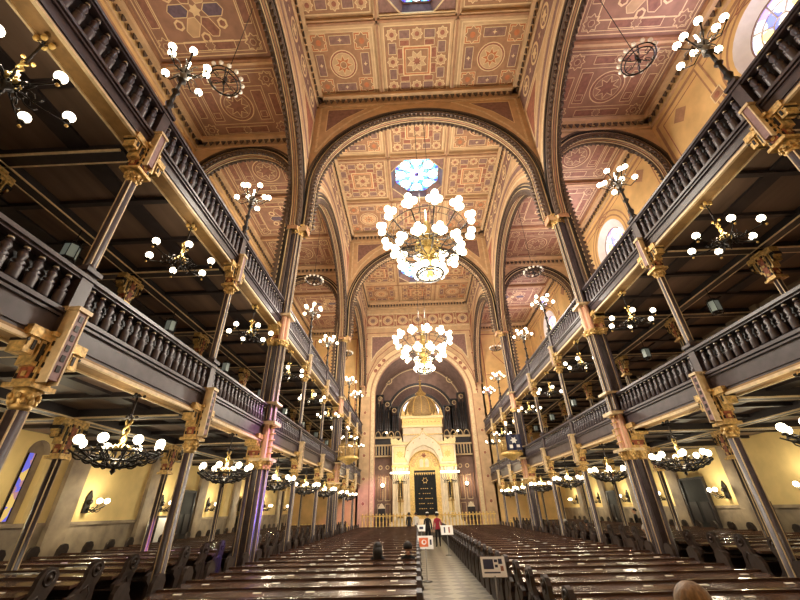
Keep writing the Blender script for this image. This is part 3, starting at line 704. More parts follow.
    # gallery benches, two raked rows, dark
# ------------------------------------------------------------------ lamps
def globe(r,n=10,h=7,m=None): 
    mb=MB(); mb.sphere((0,0,0),r,0,n,h); return mb.mesh('globe',m or M['globe'])
G20,G10,G10u,G08,GOFF=globe(.152,14,9),globe(.088,12,8),globe(.088,12,8),globe(.085,12,8),globe(.075,8,6,M['globeoff'])
def add_light(name,parent,loc,watt,col,r=.15,type_='POINT'):
    l=bpy.data.lights.new(name,type_); l.energy=watt; l.color=col; l.shadow_soft_size=r
    o=bpy.data.objects.new(name,l); COL.objects.link(o); o.parent=parent; o.location=loc; return o
WARM=(1,.85,.62); WARM2=(1,.92,.79)
def great_chandelier():
    sp=[]; iron=MB()
    st=MB(); st.lathe([(.05,-2.2),(.16,-2.1),(.1,-1.9),(.22,-1.6),(.12,-1.3),(.3,-.9),(.16,-.5),(.26,-.1),(.12,.3),(.2,.6),(.05,1.0),(.03,1.6)],14)
    for k in range(12):
        a=2*pi*k/12
        for z,R in ((-1.2,.42),(-.6,.55),(0,.5)):
            st.tube([(.15*cos(a),.15*sin(a),z),(R*cos(a),R*sin(a),z-.15),(R*cos(a),R*sin(a),z+.12),(R*.8*cos(a),R*.8*sin(a),z+.2)],.028,0,5)
    sp.append(('stem',st.mesh('stem',M['brass'])))
    cd=MB(); cd.tube([(-.25,0,.8),(-.25,0,8.6)],.015); cd.tube([(.25,0,.8),(.25,0,8.6)],.015); cd.tube([(-.25,0,.8),(.25,0,.8)],.03); sp.append(('suspension_cables',cd.mesh('suspension_cables',M['iron'])))
    for (R,z,w,h) in ((1.9,.25,.018,.1),(1.3,-.75,.02,.1),(.6,-1.9,.05,.12)):
        m=MB()
        m.tube([(R*.93*cos(2*pi*k/36),R*.93*sin(2*pi*k/36),z-.1) for k in range(36)],w,closed=True)
        m.tube([(R*.8*cos(2*pi*k/36),R*.8*sin(2*pi*k/36),z-.2) for k in range(36)],w*.7,closed=True)
        for k in range(24):
            a=2*pi*k/24; m.tube([(R*.93*cos(a),R*.93*sin(a),z-.1),(R*.86*cos(a+.06),R*.86*sin(a+.06),z-.02),(R*.8*cos(a),R*.8*sin(a),z-.2)],.018,0,4)
        sp.append(('ring_frame',m.mesh('ring_frame',M['iron'])))
    for k in range(12):
        a=2*pi*k/12+.13; c,s_=cos(a),sin(a); m=MB()
        m.tube([(.2*c,.2*s_,-.2),(.8*c,.8*s_,-.45),(1.4*c,1.4*s_,-.25),(1.85*c,1.85*s_,.1),(2.0*c,2.0*s_,.25)],.03)
        m.tube([(.2*c,.2*s_,-1.1),(.7*c,.7*s_,-1.15),(1.15*c,1.15*s_,-.95),(1.35*c,1.35*s_,-.75)],.026)
        sp.append(('arm',m.mesh('arm',M['iron']),(0,0,0),(0,0,0),[])); ch=sp[-1][4]
        tx,ty=-s_,c
        for dt,dr,dz in ((-.2,0,0),(.2,0,0),(0,.14,.17),(0,.06,-.2)): ch.append(('globe',G20,((1.97+dr)*c+tx*dt,(1.97+dr)*s_+ty*dt,.35+dz)))
    for k in range(10):
        a=2*pi*k/10; c,s_=cos(a),sin(a); tx,ty=-s_,c
        for dt,dr,dz in ((-.18,0,0),(.18,0,0),(0,.1,-.2),(0,.06,.17)): sp.append(('globe',G20,((1.4+dr)*c+tx*dt,(1.4+dr)*s_+ty*dt,-.72+dz)))
    for k in range(10):
        a=2*pi*k/10; sp.append(('globe',G20,(.62*cos(a),.62*sin(a),-1.85)))
    return sp
gs=great_chandelier()
LK=1.0
for i,(y,lab) in enumerate(((P[1],'large tiered chandelier of white globes under the nearer great arch'),(P[2],'large tiered chandelier of white globes hanging farther off before the ark'))):
    t=thing('great_chandelier',gs,(0,y,12.45),0,lab,'chandelier','great nave chandeliers')
    for zz in (-3.2,2.4): add_light('chandelier_light',t,(0,0,zz),(1400,2300)[i]*LK if zz>1 else 1700*LK,WARM2,.5)
def scroll(mb,c,s_,R,z,r=.012,flip=1,mi=0):
    pts=[]
    for j in range(10):
        t=j/9; a=t*1.6*pi; q=.13*(1-t*.75); pts.append(((R+q*cos(a))*c,(R+q*cos(a))*s_,z+flip*q*sin(a)))
    mb.tube(pts,r,mi,4)
def lower_chandelier():
    sp=[]; m=MB(); m.lathe([(.03,-1.22+2.3),(.09,1.1),(.03,1.16)],8)
    m.lathe([(.02,.62),(.07,.66),(.02,.7),(.02,1.1)],8); 
    for k in range(3): a=2*pi*k/3; m.sphere((.1*cos(a),.1*sin(a),.68),.035,0,6,5); m.sphere((.12*cos(a),.12*sin(a),1.12),.035,0,6,5)
    sp.append(('hanging_rod',m.mesh('hanging_rod',M['iron'])))
    m=MB()
    for ph in (0,pi): m.tube([(.045*cos(ph+j*.7),.045*sin(ph+j*.7),.05+j*.04) for j in range(15)],.026,0,5)
    sp.append(('twisted_stem',m.mesh('twisted_stem',M['brass'])))
    m=MB()
    for k in range(12):
        a=2*pi*k/12; c,s_=cos(a),sin(a)
        m.tube([(.05*c,.05*s_,-.3),(.3*c,.3*s_,-.26),(.55*c,.55*s_,-.16),(.8*c,.8*s_,-.02)],.016,0,4)
        for R,z in ((.25,-.2),(.42,-.14),(.58,-.08),(.36,-.02)): scroll(m,c,s_,R,z,.014,1 if k%2 else -1)
    m.tube([(.7*cos(2*pi*k/24),.7*sin(2*pi*k/24),-.06) for k in range(24)],.016,0,4,closed=True)
    m.tube([(.45*cos(2*pi*k/24),.45*sin(2*pi*k/24),-.2) for k in range(24)],.016,0,4,closed=True)
    m.lathe([(.01,-.42),(.05,-.36),(.03,-.32),(.1,-.28),(.05,-.2)],8)
    sp.append(('scroll_basket',m.mesh('scroll_basket',M['iron'])))
    m=MB()
    for k in range(8):
        a=2*pi*k/8+.2; m.sphere((.16*cos(a),.16*sin(a),.05),.045,0,6,5); m.tube([(.1*cos(a),.1*sin(a),.12),(.24*cos(a),.24*sin(a),0),(.2*cos(a),.2*sin(a),-.1)],.016,0,4)
    sp.append(('brass_leaves',m.mesh('brass_leaves',M['brass'])))
    for k in range(8):
        a=2*pi*k/8+.2; m=MB(); c,s_=cos(a),sin(a); m.tube([(.1*c,.1*s_,-.15),(.5*c,.5*s_,-.1),(.72*c,.72*s_,0)],.014,0,4); m.lathe([(.05,0),(.06,.03),(.03,.06)],8,(.72*c,.72*s_,0))
        sp.append(('arm',m.mesh('arm',M['iron']),(0,0,0),(0,0,0),[('globe',G10,(.72*c,.72*s_,.15))]))
    return sp
def upper_chandelier():
    sp=[]; m=MB(); m.lathe([(.02,.55),(.02,1.25)],8)
    for k in range(4): a=2*pi*k/4; m.sphere((.1*cos(a),.1*sin(a),1.2),.05,1,6,5,1.3); m.tube([(0,0,1.1),(.1*cos(a),.1*sin(a),1.2)],.012,0,4)
    for k in range(3): a=2*pi*k/3; m.sphere((.08*cos(a),.08*sin(a),.6),.035,1,6,5)
    sp.append(('hanging_rod',m.mesh('hanging_rod',[M['iron'],M['goldlt']])))
    m=MB()
    for ph in (0,pi): m.tube([(.035*cos(ph+j*.8),.035*sin(ph+j*.8),.1+j*.036) for j in range(14)],.022,0,5)
    for k in range(8):
        a=2*pi*k/8; m.sphere((.13*cos(a),.13*sin(a),.02),.04,0,6,5); m.sphere((.08*cos(a),.08*sin(a),.12),.035,0,6,5)
    sp.append(('twisted_stem',m.mesh('twisted_stem',M['brass'])))
    m=MB()
    for k in range(10):
        a=2*pi*k/10; c,s_=cos(a),sin(a); scroll(m,c,s_,.2,-.06,.016); scroll(m,c,s_,.3,-.02,.013,-1)
    m.lathe([(.01,-.24),(.05,-.2),(.03,-.15),(.1,-.1),(.08,0)],8)
    sp.append(('scroll_basket',m.mesh('scroll_basket',M['iron'])))
    for k in range(6):
        a=2*pi*k/6+.35; m=MB(); c,s_=cos(a),sin(a); m.tube([(.1*c,.1*s_,-.05),(.45*c,.45*s_,-.06),(.78*c,.78*s_,-.02)],.015,0,4); m.lathe([(.05,-.02),(.06,.01),(.03,.05)],8,(.75*c,.75*s_,0)); m.sphere((.78*c,.78*s_,-.07),.03,1,6,5)
        sp.append(('arm',m.mesh('arm',[M['iron'],M['goldlt']]),(0,0,0),(0,0,0),[('globe',G10u,(.75*c,.75*s_,.13))]))
    return sp
LCH,UCH=lower_chandelier(),upper_chandelier()
for s in(-1,1):
    for k in range(0,9):
        y=CY(k+.5)
        if k<8:
            t=thing('gallery_chandelier',LCH,(s*6.05,y,2.93),random.random(),'low iron scroll chandelier hung below the lower %s gallery, %s from the viewer'%(SIDE[s],ORD[k+1]),'chandelier','iron chandeliers under the lower gallery')
            t.scale=(.87,.87,.87)
            add_light('chandelier_light',t,(0,0,.22),85*LK,WARM,.12)
        t=thing('gallery_chandelier',UCH,(s*6.15,y,6.98),random.random(),'small iron chandelier hung below the upper %s gallery, %s from the viewer'%(SIDE[s],ORD[k+1]),'chandelier','iron chandeliers under the upper gallery')
        t.scale=(.87,.87,.87)
        add_light('chandelier_light',t,(0,0,.3),32*LK,WARM,.12)
# candelabra
def candelabrum():
    sp=[]; m=MB(); m.lathe([(.1,0),(.11,.1),(.05,.2),(.09,.32),(.05,.42),(.04,.7),(.09,.78),(.04,.86),(.035,1.15),(.1,1.22),(.04,1.3),(.03,1.75)],10)
    sp.append(('stem',m.mesh('stem',M['iron'])))
    m=MB(); m.lathe([(.02,1.3),(.1,1.4),(.05,1.5),(.12,1.58),(.04,1.7),(.02,2.0)],10)
    for k in range(8): a=2*pi*k/8; scroll(m,cos(a),sin(a),.22,1.55,.014)
    sp.append(('scroll_work',m.mesh('scroll_work',M['steel'])))
    for k in range(8):
        a=2*pi*k/8+.2; R,z=(.52,1.62) if k%2 else (.38,1.9); c,s_=cos(a),sin(a); m=MB(); m.tube([(.04*c,.04*s_,1.5),(R*.6*c,R*.6*s_,z-.28),(R*c,R*s_,z-.1)],.016,0,4); m.lathe([(.03,-.1),(.035,-.08),(.02,-.06)],8,(R*c,R*s_,z))
        sp.append(('arm',m.mesh('arm',M['iron']),(0,0,0),(0,0,0),[('globe',G08,(R*c,R*s_,z+.03))]))
    return sp
CAN=candelabrum()
for s in(-1,1):
    for n,k in enumerate((1,2,4,5,7,8)):
        t=thing('rail_candelabrum',CAN,(s*6.0,CY(k),9.44),random.random(),'candelabrum of globes standing on the upper %s gallery rail, %s from the viewer'%(SIDE[s],ORD[n+1]),'candelabrum','candelabra on the upper gallery rail')
        add_light('candelabrum_light',t,(0,0,2.15),230*LK,WARM if s<0 else (1,.78,.6),.15)
# ring chandeliers
def ring_ch():
    sp=[]; m=MB(); m.tube([(0,0,.3),(0,0,5.2)],.012); m.lathe([(.01,-.2),(.06,-.1),(.03,.0),(.07,.12),(.03,.3)],8)
    sp.append(('hanging_rod',m.mesh('hanging_rod',M['iron'])))
    m=MB(); m.tube([(.5*cos(2*pi*k/24),.5*sin(2*pi*k/24),0) for k in range(24)],.022,0,5,closed=True); m.tube([(.42*cos(2*pi*k/24),.42*sin(2*pi*k/24),-.07) for k in range(24)],.02,0,5,closed=True)
    for k in range(6): a=2*pi*k/6; m.tube([(.03*cos(a),.03*sin(a),.02),(.25*cos(a),.25*sin(a),-.1),(.5*cos(a),.5*sin(a),0)],.016,0,4); scroll(m,cos(a),sin(a),.3,.0,.012)
    sp.append(('ring_frame',m.mesh('ring_frame',M['iron'])))
    for k in range(14): a=2*pi*k/14; sp.append(('globe',GOFF,(.54*cos(a),.54*sin(a),.09)))
    return sp
RC=ring_ch()
for s in(-1,1):
    for i in range(3): thing('ring_chandelier',RC,(s*6.75,CY(3*i+1.5),14.35),0,'unlit ring chandelier of small globes above the %s gallery, %s bay from the viewer'%(SIDE[s],ORD[i+1]),'chandelier','unlit ring chandeliers')
# lanterns
def lantern():
    m=MB(); n=6
    for z,r in ((0,.1),(.06,.17),(.44,.17),(.5,.12)): m.lathe([(r,z-.02),(r,z+.02)],n)
    for k in range(n):
        a=2*pi*k/n; m.tube([(.17*cos(a),.17*sin(a),.06),(.17*cos(a),.17*sin(a),.44)],.012,0,4); m.sphere((.18*cos(a),.18*sin(a),.48),.022,0,6,4); m.sphere((.16*cos(a),.16*sin(a),.02),.022,0,6,4)
    m.tube([(0,0,.5),(0,0,.92)],.015,0,4)
    g=MB(); g.lathe([(.155,.07),(.155,.43)],n,sm=False)
    return [('frame',m.mesh('frame',M['iron'])),('glass_panes',g.mesh('glass_panes',M['lampglass']))]
LN=lantern()
for s in(-1,1):
    for k in range(0,9): thing('hexagonal_lantern',LN,(s*8.9,CY(k+.5),7.15),0,'hexagonal iron lantern hanging over the lower %s gallery, %s from the viewer'%(SIDE[s],ORD[k+1]),'lantern','hexagonal gallery lanterns')
# wall sconces
def sconce():
    m=MB(); m.box(0,.05,-.12,.12,-.22,.25,0); m.prism([(-.12,.25),(.12,.25),(0,.45)],lambda u,v,d:(d,u,v),0,.05)
    for sg in(-1,1): m.tube([(.04,0,-.1),(.3,sg*.05,-.16),(.5,sg*.15,-.05),(.55,sg*.17,.03)],.02,0,5)
    for k in range(3): scroll(m,1,0,.15+k*.13,-.1,.014,-1)
    m.sphere((.1,0,.1),.09,0,8,6)
    return [('bracket',m.mesh('bracket',M['iron'])),('globe',G08,(.55,-.17,.12)),('globe',G08,(.55,.17,.12))]
SN=sconce()
for s in(-1,1):
    for k in range(1,9):
        y=CY(k)+.9
        t=thing('wall_sconce',SN,(s*11.98,y,2.3),0 if s<0 else pi,'black iron wall sconce with two globes on the %s ground wall, %s from the viewer'%(SIDE[s],ORD[k]),'sconce','ground floor wall sconces')
        add_light('sconce_light',t,(.75,0,.15),75*LK,(1,.86,.58),.1)

# ------------------------------------------------------------------ pews
def pew_spec(L,endz,side=False):
    sp=[]; h=L/2
    m=MB(); m.box(-h,h,.10,.52,.40,.45,0); m.box(-h,h,.1,.14,.05,.4,1); sp.append(('seat',m.mesh('seat',[M['pew'],M['pewdark']])))
    m=MB(); m.box(-h,h,.03,.07,.1,endz-.32,1); n=max(2,int(L/.75))
    for k in range(n+1):
        x=-h+.05+(L-.1)*k/n; m.box(x-.03,x+.03,.01,.09,.1,endz-.32,0)
    sp.append(('backrest',m.mesh('backrest',[M['pew'],M['pewdark']])))
    m=MB(); z=endz-.25
    m.prism([(-.26,z-.055),(.12,z+.0),(.12,z-.03),(-.26,z-.095)],lambda u,v,d:(d,u,v),-h,h,0)
    m.prism([(-.285,z-.05),(-.26,z-.05),(-.26,z-.1),(-.285,z-.1)],lambda u,v,d:(d,u,v),-h,h,0)
    m.box(-h,h,.06,.13,z-.03,z+.025,0)
    m.box(-h,h,-.27,.03,z-.26,z-.24,1); m.box(-h,h,-.01,.03,z-.24,z-.04,1)
    npl=4 if L>4.3 else 3
    sp.append(('book_desk',m.mesh('book_desk',[M['pew'],M['pewdark']])))
    pl=MB(); pl.prism([(-.025,-.0036),(.025,.0036),(.025,.0076),(-.025,.0004)],lambda u,v,d:(d,u,v),-.07,.07,0); plm=pl.mesh('name_plate',M['plate'])
    for k in range(npl):
        x=-h+L*(k+.5)/npl+(.13 if k%2 else -.1); sp.append(('name_plate',plm,(x,-.08,z-.026)))
    prof=[(-.24,0),(.42,0),(.48,.3),(.42,.48),(.3,.6),(.19,.72),(.17,endz-.38),(.25,endz-.24),(.27,endz-.12),(.2,endz-.02),(.1,endz),(0,endz-.03),(-.07,endz-.12),(-.09,endz-.26),(-.16,endz-.36),(-.27,endz-.42),(-.27,endz-.5),(-.16,endz-.6),(-.2,.3)]
    for sg in(-1,1):
        e=MB(); a,b=(h,h+.07) if sg>0 else (-h-.07,-h); e.prism(prof,lambda u,v,d:(d,u,v),a,b,0)
        xo=b if sg>0 else a; e.tube([(xo,.1+.09*cos(2*pi*k/12),endz-.14+.09*sin(2*pi*k/12)) for k in range(12)],.018,0,4,closed=True)
        e.sphere((xo,.1,endz-.14),.04,0,6,5); e.tube([(xo,-.12,endz-.42),(xo,.0,endz-.34),(xo,.08,endz-.45),(xo,-.02,.5),(xo,.2,.3)],.016,0,4)
        sp.append(('end_panel',e.mesh('end_panel',M['pewend'])))
    return sp
PN,PSd=pew_spec(4.46,1.08),pew_spec(4.5,1.32,True)
NR=33; PITCH=.93
for s in(-1,1):
    for k in range(NR):
        y=3.0+PITCH*k; n=NR-k
        thing('nave_pew',PN,(s*3.2,y,0),0,'long brown pew in the %s nave block, %s row from the altar rail'%(SIDE[s],ordn(n)),'pew','nave pews')
    for k in range(0,NR):
        y=2.7+PITCH*k; n=NR-k
        thing('aisle_pew',PSd,(s*8.72,y,0),0,'tall-ended pew beneath the %s gallery, %s row from the front'%(SIDE[s],ordn(n)),'pew','pews under the galleries')
# ------------------------------------------------------------------ chancel
mb=MB(); fn=lambda u,z,d:(u,YF+.25+d,z); arch_wall(mb,fn,6.4,4.75,12.1,0,ZC+.4,.5,0,6,40)
p=Pat(mb,lambda u,v,d:(u,YF-d,v))
def arcl(rr,w,m,l=2,z0=12.1,n=40,zs=None):
    pr=None
    for k in range(n+1):
        a=pi*k/n; q=(-rr*cos(a),z0+rr*sin(a))
        if pr: p.line(pr,q,w,m,l)
        pr=q
    if zs is not None:
        for sg in(-1,1): p.line((sg*rr,zs),(sg*rr,z0),w,m,l)
arcl(4.95,.3,5,1,zs=0); arcl(5.2,.06,3,3,zs=0); arcl(5.5,.4,2,1); arcl(5.75,.05,3,3)
for k in range(3,22):
    a=pi*k/24
    if k in (4,5,6,18,19,20): p.ngon(-5.45*cos(a),12.1+5.45*sin(a),.24,6,3,3,0,2,.03)
for sg in(-1,1):
    p.loop([(sg*5.75,12.2),(sg*5.75,19.2),(sg*1.2,19.2),(sg*1.2,18.3),(sg*3.1,17.6),(sg*4.6,16.3),(sg*5.5,14.4)],.09,3,3)
    p.poly([(sg*5.2,18.8),(sg*1.8,18.8),(sg*3.4,18.0),(sg*4.6,16.9),(sg*5.2,15.9)],4,2); p.loop([(sg*5.2,18.8),(sg*1.8,18.8),(sg*3.4,18.0),(sg*4.6,16.9),(sg*5.2,15.9)],.12,5,3)
p.ngon(0,18.6,.75,20,0,5,0,2,.1); p.ngon(0,18.6,.5,20,3,7,0,2,.06); p.star(0,18.6,.4,6,.55,2,9)
p.poly([(-6,19.9),(6,19.9),(6,21.6),(-6,21.6)],1,1)
for z in (19.9,21.6): p.line((-6,z),(6,z),.14,5,3)
for k in range(7):
    u=-5.1+1.7*k; p.rect(u,20.75,1.4,1.4,3,3,.05,2); p.ngon(u,20.75,.55,12,0,5,0,2,.05); p.star(u,20.75,.45,8,.5,4,7,0,2,.03)
    if k<6: p.star(u+.85,20.75,.22,4,.4,2,5)
for k in range(9):
    for sg in(-1,1): p.ngon(sg*5.72,2.5+k*2.0,.16,8,3,4,0,2,.03)
struct('wall_front',mb.mesh('wall_front',wallm+[M['pink']]),'stencilled front wall with the wide pink-edged chancel arch')
mb=MB()
for s in(-1,1): mb.box(*sorted((s*6.2,s*12.5)),YF,YF+.4,0,ZA+.3,0)
q=Pat(mb,lambda u,v,d:(u,YF-d,v))
for s in(-1,1):
    q.loop([(s*6.8,10),(s*11.5,10),(s*11.5,18.6),(s*6.8,18.6)],.1,1,2); q.line((s*6.8,14),(s*11.5,14),.08,1,3)
    q.loop([(s*9.1,17.9),(s*10.4,16.4),(s*9.1,14.9),(s*7.8,16.4)],.08,1,3)
struct('wall_front_aisles',mb.mesh('wall_front_aisles',[M['ochre'],M['redbr']]),'ochre end walls of the galleries')
# apse room
mb=MB(); YA=45.2
for s in(-1,1):
    mb.box(*sorted((s*5.3,s*5.7)),YF+.5,YA,0,17.5,0)
mb.box(-5.7,5.7,YA,YA+.4,0,20,0)
n=24
for k in range(n): # barrel vault
    a0,a1=pi*k/n,pi*(k+1)/n; R=5.3; z0=12.6
    mb.face([(-R*cos(a0),YF+.5,z0+R*sin(a0)),(-R*cos(a1),YF+.5,z0+R*sin(a1)),(-R*cos(a1),YA,z0+R*sin(a1)),(-R*cos(a0),YA,z0+R*sin(a0))],1)
p=Pat(mb,lambda u,v,d:(u,YA-d,v))
for rr,w,m in ((4.1,.3,4),(3.9,.08,2),(3.4,.8,3),(2.8,.35,4),(2.58,.08,2),(2.0,.4,4)): arcl(rr,w,m,3,11.6)
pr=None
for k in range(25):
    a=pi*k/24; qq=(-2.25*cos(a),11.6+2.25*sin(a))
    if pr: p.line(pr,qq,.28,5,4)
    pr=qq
for sg in(-1,1): p.ngon(sg*3.9,16.2,.5,14,2,5); p.ngon(sg*3.9,16.2,.36,14,3,6); p.star(sg*3.9,16.2,.3,6,.5,2,7)
arcl(5.1,.1,2,4,12.6)
struct('wall_apse',mb.mesh('wall_apse',[M['apse'],M['apse'],M['line'],M['redapse'],M['darker'],M['windaywhite']]),'brown painted apse with concentric arches behind the ark')
# apse lower panelling
for s in (-1,1):
    mb=MB(); mb.box(*sorted((s*3.3,s*5.25)),42.4,42.6,.6,7.0,0); p=Pat(mb,lambda u,v,d:(u,42.4-d,v))
    for k in range(2):
        u=s*(3.85+.75*k); p.ngon(u,5.9,.22,12,1,2); p.ngon(u,5.9,.13,12,0,3); p.rect(u,3.9,.5,2.2,None,1,.05,1); p.rect(u,1.9,.5,1.2,None,1,.05,1)
    for k in range(7): mb.box(s*(3.45+.28*k)-.03,s*(3.45+.28*k)+.03,42.32,42.4,3.0,5.2,2)
    w=link('panelled_screen',mb.mesh('panelled_screen',[M['apse'],M['line'],M['tandk']])); tag(w,'brown panelled screen with two round rosettes, %s of the ark'%SIDE[s],'screen')
# organ
def organ_half(s):
    cs=MB(); cs.box(*sorted((s*2.35,s*5.2)),42.2,43.6,6.9,8.9,0)
    cs.box(*sorted((s*2.3,s*5.25)),42.0,42.4,8.75,8.95,1)
    for k in range(4):
        x=s*(2.7+.72*k); pts=[(x-.3*cos(pi*j/10),42.1,8.95+.55*sin(pi*j/10)) for j in range(11)]; cs.tube(pts,.05,1,5)
    for k in range(9): cs.box(s*(2.5+.32*k)-.05,s*(2.5+.32*k)+.05,42.05,42.2,7.1,8.0,1)
    cs.box(*sorted((s*2.3,s*5.25)),42.0,42.2,8.0,8.15,1); cs.box(*sorted((s*2.3,s*5.25)),42.0,42.2,6.9,7.05,1)
    for i,(x,z1) in enumerate(((4.7,13.6),(3.85,12.9),(3.05,12.2))):
        for d in (-.4,.4): cs.box(s*x+d-.05,s*x+d+.05,42.5,43.3,8.9,z1,0)
        cs.box(s*x-.45,s*x+.45,42.45,43.3,z1,z1+.12,0)
        cs.tube([(s*x+.22*cos(2*pi*j/14),42.4,z1-.35+.22*sin(2*pi*j/14)) for j in range(14)],.05,1,5,closed=True)
    sp=[('casework',cs.mesh('casework',[M['darker'],M['line']]))]
    for i,(x,z1) in enumerate(((4.7,13.6),(3.85,12.9),(3.05,12.2))):
        for d,dz in ((-.24,-.9),(0,-.6),(.24,-.9)):
            m=MB(); m.lathe([(.03,0),(.1,.4),(.1,z1+dz-8.95)],10); m.box(-.05,.05,-.11,-.09,.5,.7,1); sp.append(('pipe',m.mesh('pipe',[M['pipe'],M['black']]),(s*x+d,42.75,8.95)))
    return sp
for s in(-1,1): thing('pipe_organ_case',organ_half(s),(0,0,0),0,'dark organ case with tall pipes standing behind the %s shoulder of the ark'%SIDE[s],'organ','organ cases behind the ark')
# ark
WG=[M['white'],M['whitegold'],M['gold'],M['goldlt'],M['black'],M['pink'],M['redbr']]
YK=39.6
def ark():
    sp=[]
    b=MB(); b.box(-3.5,3.5,-.4,2.2,0,.35,0)
    for k in range(4): b.box(-1.5+.1*k,1.5-.1*k,-1.2+.25*k,-.3,0,.15*(k+1),0)
    sp.append(('steps',b.mesh('steps',WG)))
    # body with doorway arch
    m=MB(); arch_wall(m,lambda u,z,d:(u,d+.2,z),3.2,1.5,5.0,.3,7.3,.4,0,3,20)
    m.box(-3.2,3.2,.6,2.2,.3,7.3,0); 
    p=Pat(m,lambda u,v,d:(u,-d,v),.01)
    for sg in(-1,1):
        p.rect(sg*2.4,6.2,1.2,1.4,1,1,.06,3); p.star(sg*2.4,6.2,.4,8,.6,3,3); 
        for x in (1.68,2.05,2.75,3.1): m.lathe([(.12,.3),(.12,.5),(.085,.55),(.085,4.7),(.13,4.8),(.15,5.0)],10,(sg*x,-.12,0),0)
        m.box(*sorted((sg*1.52,sg*3.22)),-.3,0,5.0,5.2,3); m.box(*sorted((sg*1.5,sg*3.25)),-.22,.0,7.1,7.35,1)
        m.box(*sorted((sg*2.15,sg*2.65)),-.06,.0,1.2,4.6,1)
        q=[(sg*2.15,1.2),(sg*2.65,1.2),(sg*2.65,4.2),(sg*2.4,4.6),(sg*2.15,4.2)]
    sp.append(('marble_front',m.mesh('marble_front',WG)))
    for sg in(-1,1):
        m=MB(); m.box(sg*2.4-.14,sg*2.4+.14,-.1,-.06,2.3,3.6,4); m.tube([(sg*2.4-.2,-.1,2.2),(sg*2.4-.2,-.1,3.7),(sg*2.4,-.1,4.1),(sg*2.4+.2,-.1,3.7),(sg*2.4+.2,-.1,2.2)],.05,2,5,closed=True); m.box(sg*2.4-.3,sg*2.4+.3,-.2,-.05,2.0,2.15,2)
        sp.append(('side_niche',m.mesh('side_niche',WG)))
    # tympanum
    m=MB(); n=20; m.face([(-1.5,.1,4.75),(1.5,.1,4.75)]+[(1.5*cos(pi*k/n),.1,5.0+1.5*sin(pi*k/n)) for k in range(n+1)],3)
    p=Pat(m,lambda u,v,d:(u,.1-d,v),.01)
    for a in range(9): 
        t=pi*(a+.5)/9; p.ngon(1.15*cos(t),5.0+1.15*sin(t),.17,8,2,1,0,6,.03)
    p.star(0,6.05,.28,6,.55,6,2); p.poly([(-.45,5.0),(-.1,5.0),(-.1,5.65),(-.28,5.8),(-.45,5.65)],0,2); p.poly([(.45,5.0),(.1,5.0),(.1,5.65),(.28,5.8),(.45,5.65)],0,2)
    p.loop([(-.6,4.9),(.6,4.9),(.75,5.4),(.35,5.85),(-.35,5.85),(-.75,5.4)],.07,2,3)
    sp.append(('gilded_tympanum',m.mesh('gilded_tympanum',WG)))
    # door and curtain
    m=MB(); m.box(-1.5,1.5,.15,.25,.3,4.78,3); m.box(-1.05,1.05,.02,.15,.9,4.7,4)
    sp.append(('doorway',m.mesh('doorway',WG),(0,0,0),(0,0,0),[])); dw=sp[-1][4]
    m=MB(); p=Pat(m,lambda u,v,d:(u,.0-d,v),.006); N=14
    for k in range(N):
        x0=-1+2*k/N; m.face([(x0,0,1),(x0+1/N,-.04,1),(x0+1/N,-.04,4.5),(x0,0,4.5)],4); m.face([(x0+1/N,-.04,1),(x0+2/N,0,1),(x0+2/N,0,4.5),(x0+1/N,-.04,4.5)],4)
    p.e=.006
    for k in range(5):
        z=3.1-.42*k
        for j in range(7):
            if (j*7+k*3)%5: p.rect(-.6+.2*j,z,.12,.06,2,9)
    p.star(0,3.8,.28,6,.55,None,9,0,2,.04)
    for k in range(9): p.poly([(-1+.222*k,4.5),(-.778+.222*k,4.5),(-.889+.222*k,4.25)],2,9)
    dw.append(('curtain',m.mesh('curtain',WG)))
    # gable
    m=MB(); g=[(-2.0,6.3),(-1.7,6.3)]
    outer=[(-1.95,5.9),(-1.75,6.9),(-1.1,7.6),(-.35,8.0),(0,8.45),(.35,8.0),(1.1,7.6),(1.75,6.9),(1.95,5.9)]
    inner=[(-1.55,5.4),(-1.45,5.9),(-1.0,6.6),(-.4,6.9),(0,7.05),(.4,6.9),(1.0,6.6),(1.45,5.9),(1.55,5.4)]
    for k in range(8):
        a,b_,c,d=outer[k],outer[k+1],inner[k+1],inner[k]; m.prism([a,b_,c,d],lambda u,v,dd:(u,dd,v),-.22,-.0,0)
    m.tube([(u,-.24,v) for u,v in outer],.07,1,6); m.tube([(1.5*cos(pi*k/20),-.24,5+1.5*sin(pi*k/20)) for k in range(21)],.07,2,6)
    m.sphere((0,-.1,8.6),.12,2)
    for k in range(1,8): m.sphere((outer[k][0]*.9,-.22,outer[k][1]-.35),.06,2,6,5)
    sp.append(('gable',m.mesh('gable',WG)))
    for sg in(-1,1):
        m=MB(); pts=[(sg*3.3,7.35),(sg*3.3,7.9),(sg*3.05,7.65),(sg*2.8,7.75),(sg*2.5,7.5),(sg*2.2,7.8),(sg*2.1,7.35)]
        m.prism(pts,lambda u,v,dd:(u,dd,v),-.2,.1,1); m.sphere((sg*3.25,-.05,8.0),.1,2); sp.append(('cresting',m.mesh('cresting',WG)))
    # upper stage
    m=MB(); m.box(-2.05,2.05,.4,3,7.3,8.9,0); m.box(-2.15,2.15,.25,3.1,8.85,9.05,1); m.box(-2.1,2.1,.3,3,9.05,9.75,3); m.box(-2.25,2.25,.15,3.2,9.75,10.0,1)
    for k in range(10): m.sphere((-1.8+.4*k,.28,9.4),.07,2,6,5)
    m.box(-2.1,2.1,.28,.4,8.1,8.2,2)
    sp.append(('upper_stage',m.mesh('upper_stage',WG)))
    m=MB()
